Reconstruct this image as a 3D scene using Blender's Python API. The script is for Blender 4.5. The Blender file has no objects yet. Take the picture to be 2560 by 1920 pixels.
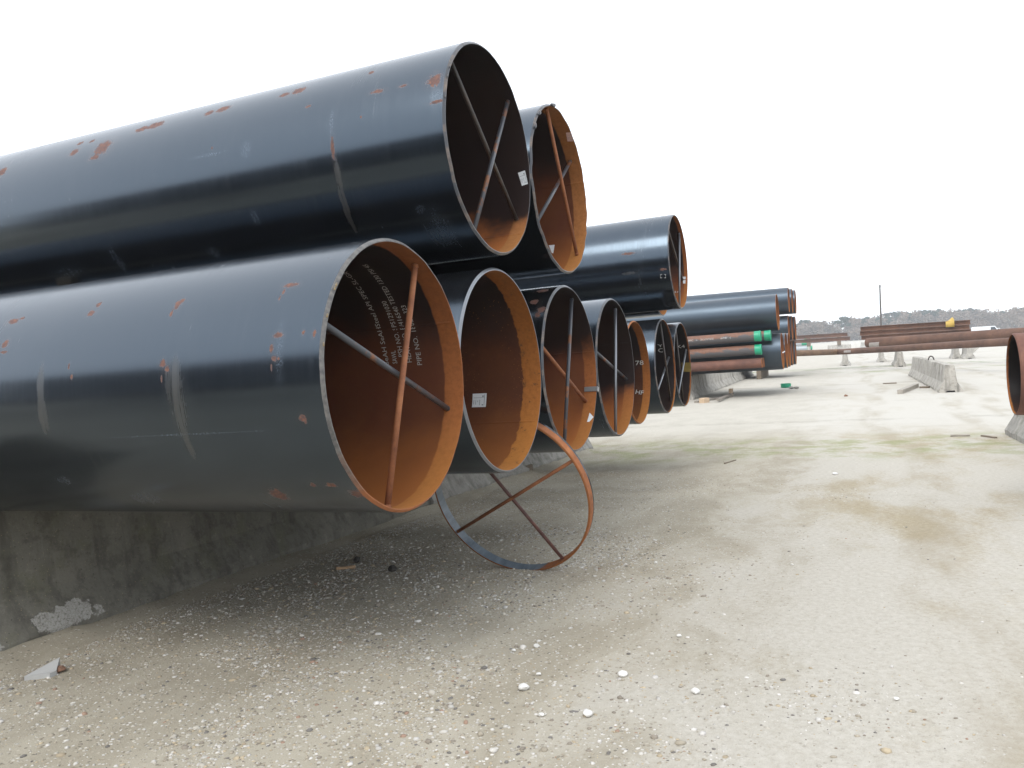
import bpy, bmesh, math, random
import numpy as np
from mathutils import Matrix, Vector
random.seed(7); RNG = np.random.default_rng(7)
S = bpy.context.scene; COL = S.collection
rad = math.radians

# ------------------------------------------------------------------ camera
F = 2039.7; CAMZ = 1.67                      # focal length in photo pixels (2560 wide)
SLOPE, HX, HY = .06, 2083., 845.             # horizon line in the photo
ROLL = math.atan(SLOPE)
PITCH = math.atan((960 - (HY + SLOPE * (HX - 1280))) * math.cos(ROLL) / F)
_f = np.array([0, math.cos(PITCH), -math.sin(PITCH)]); _u0 = np.array([0, math.sin(PITCH), math.cos(PITCH)]); _r0 = np.array([1., 0, 0])
CR = math.cos(ROLL) * _r0 - math.sin(ROLL) * _u0
CU = math.sin(ROLL) * _r0 + math.cos(ROLL) * _u0
CPOS = np.array([0, 0, CAMZ])
cam = bpy.data.cameras.new('camera'); cam_o = bpy.data.objects.new('camera', cam); COL.objects.link(cam_o)
cam.sensor_width = 36; cam.sensor_fit = 'HORIZONTAL'; cam.lens = F / 2560 * 36; cam.clip_end = 5000; cam.clip_start = .05
cam_o.matrix_world = Matrix(((CR[0], CU[0], -_f[0], 0), (CR[1], CU[1], -_f[1], 0), (CR[2], CU[2], -_f[2], CAMZ), (0, 0, 0, 1)))
S.camera = cam_o

# ------------------------------------------------------------------ light: bright overcast
SUN_EL, SUN_AZ = 48., 215.                   # azimuth clockwise from +Y: behind the camera, to the left
w = bpy.data.worlds.new('World'); S.world = w; w.use_nodes = True
nt = w.node_tree; bg = nt.nodes['Background']
sky = nt.nodes.new('ShaderNodeTexSky'); sky.sky_type = 'NISHITA'; sky.sun_disc = False
sky.sun_elevation = rad(SUN_EL); sky.sun_rotation = rad(SUN_AZ); sky.dust_density = 3; sky.air_density = 1.0
hs = nt.nodes.new('ShaderNodeHueSaturation'); hs.inputs['Saturation'].default_value = .45
mx = nt.nodes.new('ShaderNodeMix'); mx.data_type = 'RGBA'; mx.inputs[0].default_value = .62
mx.inputs[7].default_value = (13.5, 14.1, 14.9, 1)      # even cloud deck over the clear sky
nt.links.new(sky.outputs[0], hs.inputs['Color']); nt.links.new(hs.outputs[0], mx.inputs[6]); nt.links.new(mx.outputs[2], bg.inputs[0])
bg.inputs[1].default_value = .128
sd = bpy.data.lights.new('sun', 'SUN'); sd.energy = .9; sd.angle = rad(25); sd.color = (1, .96, .9)
so = bpy.data.objects.new('sun', sd); COL.objects.link(so)
sdir = Vector((math.sin(rad(SUN_AZ)) * math.cos(rad(SUN_EL)), math.cos(rad(SUN_AZ)) * math.cos(rad(SUN_EL)), math.sin(rad(SUN_EL))))
so.rotation_euler = sdir.to_track_quat('Z', 'Y').to_euler(); so.location = sdir * 60
S.view_settings.view_transform = 'Standard'; S.view_settings.look = 'None'; S.view_settings.exposure = 0.42; S.view_settings.gamma = 1
S.render.resolution_x = 1024; S.render.resolution_y = 768
S.render.engine = 'CYCLES'; S.cycles.max_bounces = 5; S.cycles.diffuse_bounces = 3; S.cycles.glossy_bounces = 3; S.cycles.volume_bounces = 1

# ------------------------------------------------------------------ yard frame: u = along the rack rows, v = along the pipes (away from the mouths)
AZ = rad(22.762); EL = rad(.856)
UV = np.array([math.sin(AZ), math.cos(AZ), 0]); VV = np.array([-math.cos(AZ), math.sin(AZ), 0])
AXN = np.array([math.cos(EL) * math.cos(AZ), -math.cos(EL) * math.sin(AZ), math.sin(EL)])   # towards the mouths
def uv_of(p): return p[0] * UV[0] + p[1] * UV[1], p[0] * VV[0] + p[1] * VV[1]
def P_uv(u, v, z=0.): return UV * u + VV * v + np.array([0, 0, z])
def ground_uv(u, v):
    uu = np.where(u < 13, u, 13 + 4 * (1 - np.exp(-(np.maximum(u, 13) - 13) / 4)))
    uu = np.maximum(uu, -12)
    return .275 - .0235 * uu - .0149 * (np.clip(v, -4, 15) - 1.9) * np.exp(-np.maximum(u - 13, 0) / 10)
def gz(x, y): 
    u, v = uv_of((x, y)); return float(ground_uv(np.array(u), np.array(v)))
def ray(px, py): return _f + CR * (px - 1280) / F - CU * (py - 960) / F
def at_depth(px, py, Y): d = ray(px, py); return CPOS + d * (Y / d[1])
def on_plane(px, py, z): d = ray(px, py); return CPOS + d * ((z - CAMZ) / d[2])
def on_ground(px, py):
    z = 0.
    for _ in range(12): p = on_plane(px, py, z); z = gz(p[0], p[1])
    return p
def px_u(px, u, z, py=860):
    """point at height z on the vertical plane through pixel column px, at row coordinate u"""
    d = ray(px, py); s = u / (d[0] * UV[0] + d[1] * UV[1]); p = CPOS + d * s; p[2] = z; return p

# ------------------------------------------------------------------ scene helpers
def mesh_obj(name, verts, faces, mats, parent=None, smooth=True, mi=None):
    me = bpy.data.meshes.new(name); me.from_pydata([tuple(map(float, q)) for q in verts], [], faces)
    for m in (mats if isinstance(mats, (list, tuple)) else [mats]): me.materials.append(m)
    if mi is not None: me.polygons.foreach_set('material_index', mi)
    if smooth: me.polygons.foreach_set('use_smooth', [True] * len(me.polygons))
    me.update()
    o = bpy.data.objects.new(name, me); COL.objects.link(o)
    if parent: o.parent = parent
    return o
def bm_obj(name, bm, mats, parent=None, smooth=False):
    me = bpy.data.meshes.new(name); bm.to_mesh(me); bm.free()
    for m in (mats if isinstance(mats, (list, tuple)) else [mats]): me.materials.append(m)
    if smooth: me.polygons.foreach_set('use_smooth', [True] * len(me.polygons))
    o = bpy.data.objects.new(name, me); COL.objects.link(o)
    if parent: o.parent = parent
    return o
def tag(o, label, cat, group=None, kind=None):
    if label: o['label'] = label
    if cat: o['category'] = cat
    if group: o['group'] = group
    if kind: o['kind'] = kind
    return o
def empty(name, M): 
    o = bpy.data.objects.new(name, None); COL.objects.link(o); o.matrix_world = M; o.empty_display_size = .2; return o
def frame(origin, X, Zhint=(0, 0, 1)):
    X = np.array(X, float); X /= np.linalg.norm(X); Y = np.cross(Zhint, X); Y /= np.linalg.norm(Y); Z = np.cross(X, Y)
    return Matrix(((X[0], Y[0], Z[0], origin[0]), (X[1], Y[1], Z[1], origin[1]), (X[2], Y[2], Z[2], origin[2]), (0, 0, 0, 1)))
def bar_geo(a, b, r, n=10):
    a = np.array(a, float); b = np.array(b, float); d = b - a; d /= np.linalg.norm(d)
    h = np.array([1., 0, 0]) if abs(d[0]) < .8 else np.array([0, 1., 0]); e = np.cross(d, h); e /= np.linalg.norm(e); g = np.cross(d, e)
    V = [c + r * (math.cos(t) * e + math.sin(t) * g) for c in (a, b) for t in np.linspace(0, 2 * math.pi, n, endpoint=False)]
    Fc = [(i, (i + 1) % n, n + (i + 1) % n, n + i) for i in range(n)] + [tuple(range(n - 1, -1, -1)), tuple(range(n, 2 * n))]
    return V, Fc
def rough_box(sx, sy, sz, jit=.0, seed=0, cuts=0, bevel=.004):
    bm = bmesh.new(); bmesh.ops.create_cube(bm, size=1)
    if cuts: bmesh.ops.subdivide_edges(bm, edges=bm.edges[:], cuts=cuts, use_grid_fill=True)
    R = random.Random(seed)
    for v in bm.verts: v.co = Vector((v.co.x * sx + R.uniform(-jit, jit), v.co.y * sy + R.uniform(-jit, jit), v.co.z * sz + R.uniform(-jit, jit)))
    if bevel: bmesh.ops.bevel(bm, geom=[e for e in bm.edges if e.calc_face_angle(0) > .6], offset=bevel, segments=1, affect='EDGES')
    return bm

# ------------------------------------------------------------------ material helpers
class MB:
    def __init__(s, name):
        s.m = bpy.data.materials.new(name); s.m.use_nodes = True; s.nt = s.m.node_tree; s.b = s.nt.nodes['Principled BSDF']
        s.tc = s.nt.nodes.new('ShaderNodeTexCoord'); s.obj = s.tc.outputs['Object']
    def put(s, sock, v):
        if isinstance(v, bpy.types.NodeSocket): s.nt.links.new(v, sock)
        elif v is not None:
            if sock.type == 'RGBA' and len(v) == 3: v = (*v, 1)
            sock.default_value = v
    def node(s, t, ins=None, **props):
        n = s.nt.nodes.new(t)
        for k, v in props.items(): setattr(n, k, v)
        for k, v in (ins or {}).items(): s.put(n.inputs[k], v)
        return n
    def math(s, op, a, b=None, c=None, clamp=False):
        n = s.node('ShaderNodeMath', operation=op, use_clamp=clamp); s.put(n.inputs[0], a); s.put(n.inputs[1], b); s.put(n.inputs[2], c); return n.outputs[0]
    def vmath(s, op, a, b=None):
        n = s.node('ShaderNodeVectorMath', operation=op); s.put(n.inputs[0], a); s.put(n.inputs[1], b)
        return n.outputs['Value'] if op in ('LENGTH', 'DOT_PRODUCT', 'DISTANCE') else n.outputs[0]
    def mix(s, f, a, b):
        n = s.node('ShaderNodeMix', data_type='RGBA'); s.put(n.inputs[0], f); s.put(n.inputs[6], a); s.put(n.inputs[7], b); return n.outputs[2]
    def fmix(s, f, a, b):
        n = s.node('ShaderNodeMix', data_type='FLOAT'); s.put(n.inputs[0], f); s.put(n.inputs[2], a); s.put(n.inputs[3], b); return n.outputs[0]
    def noise(s, vec, scale, detail=3, rough=.55, dist=0.):
        n = s.node('ShaderNodeTexNoise', {'Scale': scale, 'Detail': detail, 'Roughness': rough, 'Distortion': dist}); s.put(n.inputs['Vector'], vec); return n.outputs['Fac']
    def voro(s, vec, scale, out='Distance', feature='F1', rnd=1.):
        n = s.node('ShaderNodeTexVoronoi', {'Scale': scale, 'Randomness': rnd}, feature=feature); s.put(n.inputs['Vector'], vec); return n.outputs[out]
    def scale(s, vec, xyz, loc=(0, 0, 0)):
        n = s.node('ShaderNodeMapping', {'Scale': xyz, 'Location': loc}); s.put(n.inputs['Vector'], vec); return n.outputs[0]
    def step(s, x, a, b, lo=0., hi=1.):
        n = s.node('ShaderNodeMapRange', interpolation_type='SMOOTHSTEP'); s.put(n.inputs[0], x); s.put(n.inputs[1], a); s.put(n.inputs[2], b); s.put(n.inputs[3], lo); s.put(n.inputs[4], hi); return n.outputs[0]
    def ramp(s, x, stops):
        n = s.node('ShaderNodeValToRGB'); s.put(n.inputs[0], x); e = n.color_ramp.elements
        while len(e) < len(stops): e.new(.5)
        for k, (p, c) in zip(e, stops): k.position = p; k.color = (*c, 1)
        return n.outputs[0]
    def sep(s, vec):
        n = s.node('ShaderNodeSeparateXYZ'); s.put(n.inputs[0], vec); return n.outputs
    def comb(s, x, y, z):
        n = s.node('ShaderNodeCombineXYZ'); s.put(n.inputs[0], x); s.put(n.inputs[1], y); s.put(n.inputs[2], z); return n.outputs[0]
    def bump(s, h, strength=.3, dist=.01):
        n = s.node('ShaderNodeBump', {'Strength': strength, 'Distance': dist}); s.put(n.inputs['Height'], h); s.nt.links.new(n.outputs[0], s.b.inputs['Normal'])
    def out(s, color=None, rough=None, metal=None, spec=None, tint=None, ior=None):
        for k, v in (('Base Color', color), ('Roughness', rough), ('Metallic', metal), ('Specular IOR Level', spec), ('Specular Tint', tint), ('IOR', ior)):
            if v is not None: s.put(s.b.inputs[k], v)
        return s.m
    def spots(s, vec, lst, soft=.5, wob=.55, nscale=40.):
        """mask of irregular ellipses: lst of (x, arc, half-x, half-arc) in metres"""
        d = None
        for (x, a, hx, ha) in lst:
            q = s.vmath('MULTIPLY', s.vmath('SUBTRACT', vec, (x, a, 0)), (1 / hx, 1 / ha, 0))
            l = s.vmath('LENGTH', q); d = l if d is None else s.math('MINIMUM', d, l)
        n = s.noise(s.obj, nscale, 4, .7); e = s.math('ADD', d, s.math('MULTIPLY', s.math('SUBTRACT', n, .5), wob * 4)); s.halo = s.step(e, 2.6, .9)
        return s.step(e, 1 + soft / 2, 1 - soft / 2)

RUST_O, RUST_B, RUST_D = (.325, .112, .034), (.19, .068, .026), (.075, .030, .016)
def outer_steel(name, R, spots=(), stains=(), amount=.0, seed=0., base=(.0048, .0052, .0062), rough=.18, scuffs=()):
    """blue-black mill-coated steel with rust specks, brushed round the pipe"""
    b = MB(name); X, Y, Z = b.sep(b.obj)[:3]
    arc = b.math('MULTIPLY', b.math('ARCTAN2', Y, Z), R); vec = b.comb(X, arc, 0)
    off = b.vmath('ADD', b.obj, (seed * 7.3, seed * 3.1, seed))
    brush = b.noise(b.scale(off, (55, 1.2, 1.2)), 1.6, 4, .6); cloud = b.noise(b.scale(off, (.5, 1.3, 1.3)), 1.3, 4, .6)
    fine = b.noise(off, 160, 2, .6)
    c = b.mix(b.math('MULTIPLY', b.step(cloud, .35, .75), .75), base, tuple(q * 1.9 for q in base))
    c = b.mix(b.math('MULTIPLY', b.step(brush, .48, .8), .38), c, (.026, .026, .028)); dust = b.math('MULTIPLY', b.step(b.noise(b.scale(off, (2.2, .8, .8)), 1.4, 6, .72), .5, .72), b.step(brush, .25, .75)); c = b.mix(b.math('MULTIPLY', dust, .30), c, (.052, .05, .047))
    r = b.math('ADD', b.math('MULTIPLY', brush, .12), b.math('MULTIPLY', cloud, .16)); r = b.math('ADD', r, rough - .12)
    if stains:
        m = b.spots(vec, stains, 1.1, .35, 9.); m = b.math('MULTIPLY', m, b.math('MULTIPLY', b.step(brush, .15, .6), .55))
        c = b.mix(m, c, (.082, .07, .055)); r = b.math('ADD', r, b.math('MULTIPLY', m, .35))
    if scuffs:
        m = b.spots(vec, scuffs, 1.2, .45, 14.); m = b.math('MULTIPLY', m, b.math('MULTIPLY', b.step(fine, .35, .7), .45))
        c = b.mix(m, c, (.10, .12, .15)); r = b.math('ADD', r, b.math('MULTIPLY', m, .2))
    specks = b.math('MULTIPLY', b.step(b.noise(b.scale(off, (1, 1.4, 1.4)), 5.5, 6, .72), .71 - amount, .76 - amount), b.step(b.noise(off, 1.1, 2), .46, .6))
    rm = specks
    if spots:
        rm = b.math('MAXIMUM', specks, b.spots(vec, spots, .45, .62, 46.)); c = b.mix(b.math('MULTIPLY', b.halo, b.math('MULTIPLY', b.step(brush, .3, .7), .35)), c, (.10, .06, .04))
    rc = b.ramp(b.noise(off, 70, 3, .7), [(.3, (.05, .024, .016)), (.5, (.12, .044, .019)), (.72, (.23, .082, .024))])
    c = b.mix(rm, c, rc); r = b.fmix(rm, r, .85)
    r = b.math('ADD', r, b.math('MULTIPLY', dust, .10)); b.bump(b.math('ADD', b.math('MULTIPLY', fine, .10), b.math('MULTIPLY', b.noise(b.scale(off, (.35, 1.5, 1.5)), 1.6, 2, .5), 5.)), .05, .004)
    return b.out(c, r, 0., .5, (.62, .80, 1.0), 1.92)

def inner_rust(name, R, band=.1, black=None, seed=0., bright=.9, dots=0., bandcol=RUST_O, patch=False, top_band=True):
    """pipe bore: brown rust, lighter rusted cut-back band at the mouth; black = (angle edge0, edge1) where the dark coat survives towards the crown"""
    b = MB(name); X, Y, Z = b.sep(b.obj)[:3]; off = b.vmath('ADD', b.obj, (seed * 5.1, seed, seed * 2.7))
    cl = b.noise(off, 2.2, 5, .6); fi = b.noise(off, 38, 4, .7); vf = b.noise(off, 240, 2, .6)
    c = b.ramp(cl, [(.25, tuple(q * bright * .62 for q in RUST_B)), (.55, tuple(q * bright for q in (.095, .030, .014))), (.8, tuple(q * bright for q in (.14, .045, .018)))])
    c = b.mix(b.math('MULTIPLY', b.step(fi, .45, .75), .4), c, tuple(q * .7 for q in RUST_B))
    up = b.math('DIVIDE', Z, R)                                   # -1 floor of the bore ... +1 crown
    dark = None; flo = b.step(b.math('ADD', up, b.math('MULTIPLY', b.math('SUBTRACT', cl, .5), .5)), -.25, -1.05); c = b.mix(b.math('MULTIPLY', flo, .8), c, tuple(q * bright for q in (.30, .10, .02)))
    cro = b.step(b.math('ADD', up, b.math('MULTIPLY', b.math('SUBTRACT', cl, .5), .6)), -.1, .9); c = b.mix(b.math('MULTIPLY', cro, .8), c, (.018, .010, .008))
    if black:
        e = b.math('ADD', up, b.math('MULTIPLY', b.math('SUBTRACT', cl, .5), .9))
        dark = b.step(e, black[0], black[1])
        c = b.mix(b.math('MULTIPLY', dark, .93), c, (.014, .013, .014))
    if dots:
        dm = b.step(b.voro(off, 46, rnd=.9), .17, .10); dm = b.math('MULTIPLY', dm, b.step(b.noise(off, 3.1, 2), .42, .6)); c = b.mix(b.math('MULTIPLY', dm, dots), c, (.42, .19, .06))
    edge = b.math('ADD', X, b.math('MULTIPLY', b.math('SUBTRACT', b.noise(off, 14, 3, .6), .5), .016 if not patch else .05))
    bm_ = b.step(edge, -band - .006, -band + .006)
    if black and not top_band: bm_ = b.math('MULTIPLY', bm_, b.math('SUBTRACT', 1., dark))
    bc = b.mix(b.step(fi, .35, .7), tuple(q * 1.05 for q in bandcol), tuple(q * .78 for q in bandcol))
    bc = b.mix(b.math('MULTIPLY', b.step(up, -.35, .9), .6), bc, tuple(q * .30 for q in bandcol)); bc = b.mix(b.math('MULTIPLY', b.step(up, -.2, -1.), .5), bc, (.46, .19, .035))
    if patch: bc = b.mix(b.step(b.noise(off, 13, 6, .75), .56, .68), bc, (.10, .05, .022))
    c = b.mix(bm_, c, bc)
    r = b.math('ADD', .72, b.math('MULTIPLY', vf, .25))
    if dark is not None: r = b.fmix(b.math('MULTIPLY', dark, b.math('SUBTRACT', 1., bm_)), r, .38)
    b.bump(b.math('ADD', b.math('MULTIPLY', vf, .5), fi), .25, .003)
    return b.out(c, r, 0., .3)

def rust_mat(name, cols=(RUST_D, RUST_B, RUST_O), sc=9., rough=.85, seed=0., steel=0.):
    b = MB(name); off = b.vmath('ADD', b.obj, (seed * 3.7, seed * 1.3, seed)); n = b.noise(off, sc, 6, .68); f = b.noise(off, sc * 14, 3, .6)
    c = b.ramp(n, [(.3, cols[0]), (.52, cols[1]), (.75, cols[2])]); c = b.mix(b.math('MULTIPLY', b.step(f, .4, .8), .35), c, cols[0])
    r = rough
    if steel:
        m = b.step(b.noise(off, 6, 4, .6), .62 - steel * .3, .7 - steel * .3); c = b.mix(m, c, (.06, .065, .075)); r = b.fmix(m, rough, .3)
    b.bump(b.math('ADD', f, n), .3, .003); return b.out(c, r, 0., .4)

def plain(name, col, rough=.6, metal=0., var=.15, sc=12.):
    b = MB(name); n = b.noise(b.obj, sc, 4, .6); c = b.mix(n, tuple(q * (1 - var) for q in col), tuple(min(1, q * (1 + var)) for q in col)); b.bump(b.noise(b.obj, sc * 6, 2), .1, .002)
    return b.out(c, rough, metal)

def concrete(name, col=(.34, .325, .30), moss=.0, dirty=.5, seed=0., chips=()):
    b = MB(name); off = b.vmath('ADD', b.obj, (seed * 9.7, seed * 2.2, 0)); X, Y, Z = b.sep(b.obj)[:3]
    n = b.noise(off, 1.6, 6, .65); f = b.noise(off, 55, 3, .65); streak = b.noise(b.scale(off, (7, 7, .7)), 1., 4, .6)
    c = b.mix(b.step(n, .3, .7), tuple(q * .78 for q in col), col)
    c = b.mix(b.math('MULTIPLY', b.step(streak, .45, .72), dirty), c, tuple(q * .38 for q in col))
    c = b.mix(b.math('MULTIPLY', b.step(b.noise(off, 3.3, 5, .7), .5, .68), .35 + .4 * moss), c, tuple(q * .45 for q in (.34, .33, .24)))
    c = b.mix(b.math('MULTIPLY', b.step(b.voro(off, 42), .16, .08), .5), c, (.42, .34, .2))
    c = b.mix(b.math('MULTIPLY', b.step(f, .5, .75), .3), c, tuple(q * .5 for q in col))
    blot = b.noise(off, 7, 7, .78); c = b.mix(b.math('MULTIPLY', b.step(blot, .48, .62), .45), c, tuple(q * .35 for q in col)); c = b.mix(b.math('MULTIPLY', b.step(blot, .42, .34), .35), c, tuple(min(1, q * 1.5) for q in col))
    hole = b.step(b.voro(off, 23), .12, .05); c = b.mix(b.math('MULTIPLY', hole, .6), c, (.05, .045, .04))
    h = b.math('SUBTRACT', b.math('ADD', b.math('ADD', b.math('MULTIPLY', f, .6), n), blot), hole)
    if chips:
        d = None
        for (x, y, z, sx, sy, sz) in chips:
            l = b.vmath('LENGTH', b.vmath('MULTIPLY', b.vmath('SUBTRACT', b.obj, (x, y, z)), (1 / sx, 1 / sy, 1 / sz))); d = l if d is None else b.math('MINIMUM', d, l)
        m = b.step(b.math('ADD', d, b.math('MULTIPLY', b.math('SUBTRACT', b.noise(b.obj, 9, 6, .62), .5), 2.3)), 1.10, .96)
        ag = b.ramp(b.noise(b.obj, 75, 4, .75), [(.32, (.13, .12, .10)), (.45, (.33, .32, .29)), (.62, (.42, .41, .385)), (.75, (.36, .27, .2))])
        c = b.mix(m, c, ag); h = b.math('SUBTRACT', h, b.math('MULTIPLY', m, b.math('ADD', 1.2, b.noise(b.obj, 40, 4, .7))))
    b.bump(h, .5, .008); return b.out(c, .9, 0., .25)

M_rim = rust_mat('rim_steel', ((.05, .045, .045), (.14, .12, .11), (.27, .20, .15)), 14, .5, steel=.6)
M_rimrust = rust_mat('rim_rust', (RUST_B, (.27, .10, .03), RUST_O), 12, .8)
b = MB('rim_part_rusted'); X, Y, Z = b.sep(b.obj)[:3]; k = b.step(b.math('ADD', b.math('SUBTRACT', b.math('MULTIPLY', Y, .9), Z), b.math('MULTIPLY', b.noise(b.obj, 6, 4), .5)), .0, .45)
M_rim_p1 = b.out(b.mix(k, b.ramp(b.noise(b.obj, 40, 4), [(.3, (.05, .05, .052)), (.7, (.16, .15, .14))]), b.ramp(b.noise(b.obj, 14, 4), [(.3, RUST_B), (.7, RUST_O)])), b.fmix(k, .4, .8), 0., .5)
M_bar_rust = rust_mat('bar_rust', ((.14, .05, .025), (.25, .095, .04), (.34, .14, .06)), 7, .75)
M_bar_mix = rust_mat('bar_mixed', ((.10, .045, .03), (.2, .085, .04), (.3, .13, .06)), 7, .6, seed=3, steel=.8)
M_bar_steel = plain('bar_steel', (.20, .21, .23), .28, .6, .25)
M_bar_dark = rust_mat('bar_dark', ((.02, .018, .017), (.045, .035, .03), (.1, .055, .03)), 7, .45, seed=5)
M_white = plain('stencil_paint', (.42, .42, .40), .6, 0, .35, 60)
M_white_faint = plain('stencil_paint_worn', (.22, .21, .19), .7, 0, .4, 80)
M_chalk = plain('chalk', (.55, .55, .52), .9, 0, .3, 60)
M_paper = plain('paper_label', (.74, .78, .80), .45, 0, .05, 30)
M_paper_pink = plain('paper_label_aged', (.50, .33, .29), .6, 0, .15, 60)
M_print = plain('label_print', (.16, .19, .22), .6, 0, .2)
M_clip = plain('clip_steel', (.3, .3, .3), .4, .6)
M_weld = plain('weld_bead', (.16, .15, .15), .45, .5, .4, 60)

# ------------------------------------------------------------------ pipes
class Pipe: pass
ALLP = {}
def lathe(profile, segs, jitter=None, rnd=None):
    """profile: list of (x, r, material); consecutive points joined; each segment gets its own rings so that corners stay sharp"""
    V, Fc, MI = [], [], []
    th = np.linspace(0, 2 * math.pi, segs, endpoint=False)
    for (x0, r0, m), (x1, r1, _) in zip(profile[:-1], profile[1:]):
        i0 = len(V)
        for (x, r) in ((x0, r0), (x1, r1)):
            for k, t in enumerate(th):
                j = jitter[k] if (jitter is not None and x > -.02) else 0.
                V.append((x + j, r * math.sin(t), r * math.cos(t)))
        for k in range(segs): Fc.append((i0 + k, i0 + (k + 1) % segs, i0 + segs + (k + 1) % segs, i0 + segs + k)); MI.append(m)
    return V, Fc, MI
def pipe(name, label, cat, C, R, t, L, mats, n=AXN, group=None, segs=128, jit=.0, seed=0, bevel=.012):
    P = Pipe(); P.R, P.t, P.L, P.C, P.n = R, t, L, np.array(C, float), np.array(n, float)
    P.M = frame(P.C, n); A = np.array(P.M)
    P.X, P.Y, P.Z = A[:3, 0], A[:3, 1], A[:3, 2]
    base = P.C - P.X * L / 2 - P.Z * R
    P.root = empty(name, frame(base, n)); tag(P.root, label, cat, group)
    P.off = (L / 2, 0, R)
    rs = np.random.default_rng(seed + 11); j = None
    if jit:
        j = rs.normal(size=segs); j = np.convolve(np.r_[j, j, j], np.ones(3) / 3, 'same')[segs:2 * segs] * jit
    ri = R - t
    V, Fc, MI = lathe([(-L, R, 0), (-bevel, R, 1), (0, ri + t * .3, 1), (-.0005, ri, 2), (-L, ri, 1), (-L, R, 1)], segs, j)
    P.wall = mesh_obj('pipe_wall', V, Fc, mats, P.root, True, MI); P.wall.location = P.off
    return P
def loc(P, p): q = np.array(p) - P.C; return np.array([q @ P.X, q @ P.Y, q @ P.Z])
def surf(P, px, py, inner=False):
    """pixel -> (x, angle) on the pipe's outside (near hit) or bore (far hit)"""
    d = ray(px, py); o = loc(P, CPOS); D = np.array([d @ P.X, d @ P.Y, d @ P.Z]); r = P.R - P.t if inner else P.R
    a = D[1]**2 + D[2]**2; b = 2 * (o[1] * D[1] + o[2] * D[2]); c = o[1]**2 + o[2]**2 - r * r
    disc = max(b * b - 4 * a * c, 0); s = (-b + (1 if inner else -1) * math.sqrt(disc)) / (2 * a)
    q = o + D * s; return q[0], math.atan2(q[1], q[2]), s * np.linalg.norm(d)
def mouth(P, px, py, inset=.06):
    d = ray(px, py); o = loc(P, CPOS); D = np.array([d @ P.X, d @ P.Y, d @ P.Z]); s = (-inset - o[0]) / D[0]; q = o + D * s; return q[1], q[2]
def add_part(P, name, V, Fc, mat, smooth=True, mi=None):
    o = mesh_obj(name, V, Fc, mat, P.root, smooth, mi); o.location = P.off; return o
def stull(P, a, b, mat, inset, r=.0135, w0=None):
    """spacer bar welded across the mouth between two pixels"""
    E = []
    for q in (a, b):
        y, z = mouth(P, *q, inset); k = (P.R - P.t - .001) / math.hypot(y, z); E.append(np.array([-inset, y * k, z * k]))
    V, Fc = bar_geo(E[0], E[1], r, 14); o = add_part(P, 'spacer_bar', V, Fc, mat)
    for e in E:                                            # weld beads
        bm = bmesh.new(); bmesh.ops.create_icosphere(bm, subdivisions=1, radius=r * 1.35)
        bmesh.ops.scale(bm, vec=(1, .8, .8), verts=bm.verts); 
        rr = np.random.default_rng(int(abs(e[1]) * 1e4))
        for v in bm.verts: v.co *= 1 + rr.uniform(-.12, .12)
        wb = bm_obj('weld_bead', bm, mat, o, True); wb.location = tuple(e * np.array([1, .985, .985]))
    return o
def wrap_text(P, txt, x0, th0, th1, mat, inner=True, height=None, up=-1, name='stencil_lettering', lab=None):
    """text wrapped round the wall: reads along the arc th0 -> th1, letters upright towards -x (up=-1) ; x0 is the baseline"""
    cu = bpy.data.curves.new('t', 'FONT'); cu.body = txt; cu.size = 1; cu.resolution_u = 2
    to = bpy.data.objects.new('t', cu); COL.objects.link(to); dg = bpy.context.evaluated_depsgraph_get()
    me = bpy.data.meshes.new_from_object(to.evaluated_get(dg)); bpy.data.objects.remove(to); bpy.data.curves.remove(cu)
    co = np.array([v.co[:] for v in me.vertices]); w = co[:, 0].max()
    r = P.R - P.t - .0022 if inner else P.R + .0022
    h = height if height else abs(th1 - th0) * r / w
    th = th0 + (th1 - th0) * co[:, 0] / w; x = x0 + up * co[:, 1] * h
    for i, v in enumerate(me.vertices): v.co = (x[i], r * math.sin(th[i]), r * math.cos(th[i]))
    me.materials.append(mat); me.name = name
    o = bpy.data.objects.new(name, me); COL.objects.link(o); o.parent = P.root; o.location = P.off
    if lab: o['label'] = lab
    return o
def line_text(P, txt, x0, a0, length, h, mat, name='stencil_lettering', inner=False, rot=0., lab=None):
    """text along the pipe axis (or turned by rot) at angle a0, starting at x0, reading towards +x"""
    cu = bpy.data.curves.new('t', 'FONT'); cu.body = txt; cu.size = 1; cu.resolution_u = 2
    to = bpy.data.objects.new('t', cu); COL.objects.link(to); dg = bpy.context.evaluated_depsgraph_get()
    me = bpy.data.meshes.new_from_object(to.evaluated_get(dg)); bpy.data.objects.remove(to); bpy.data.curves.remove(cu)
    co = np.array([v.co[:] for v in me.vertices]); w = co[:, 0].max(); r = P.R - P.t - .0022 if inner else P.R + .0022
    X = co[:, 0] / w * length; Y = co[:, 1] * h; c, s = math.cos(rot), math.sin(rot); X, Y = X * c - Y * s, X * s + Y * c
    sg = 1 if not inner else -1                           # seen from outside (near side, negative angles) / from inside on the far wall
    for i, v in enumerate(me.vertices):
        t = a0 + (Y[i] / r if a0 < 0 else -Y[i] / r); v.co = (x0 + X[i], r * math.sin(t), r * math.cos(t))
    me.materials.append(mat); me.name = name
    o = bpy.data.objects.new(name, me); COL.objects.link(o); o.parent = P.root; o.location = P.off
    if lab: o['label'] = lab
    return o
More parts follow.
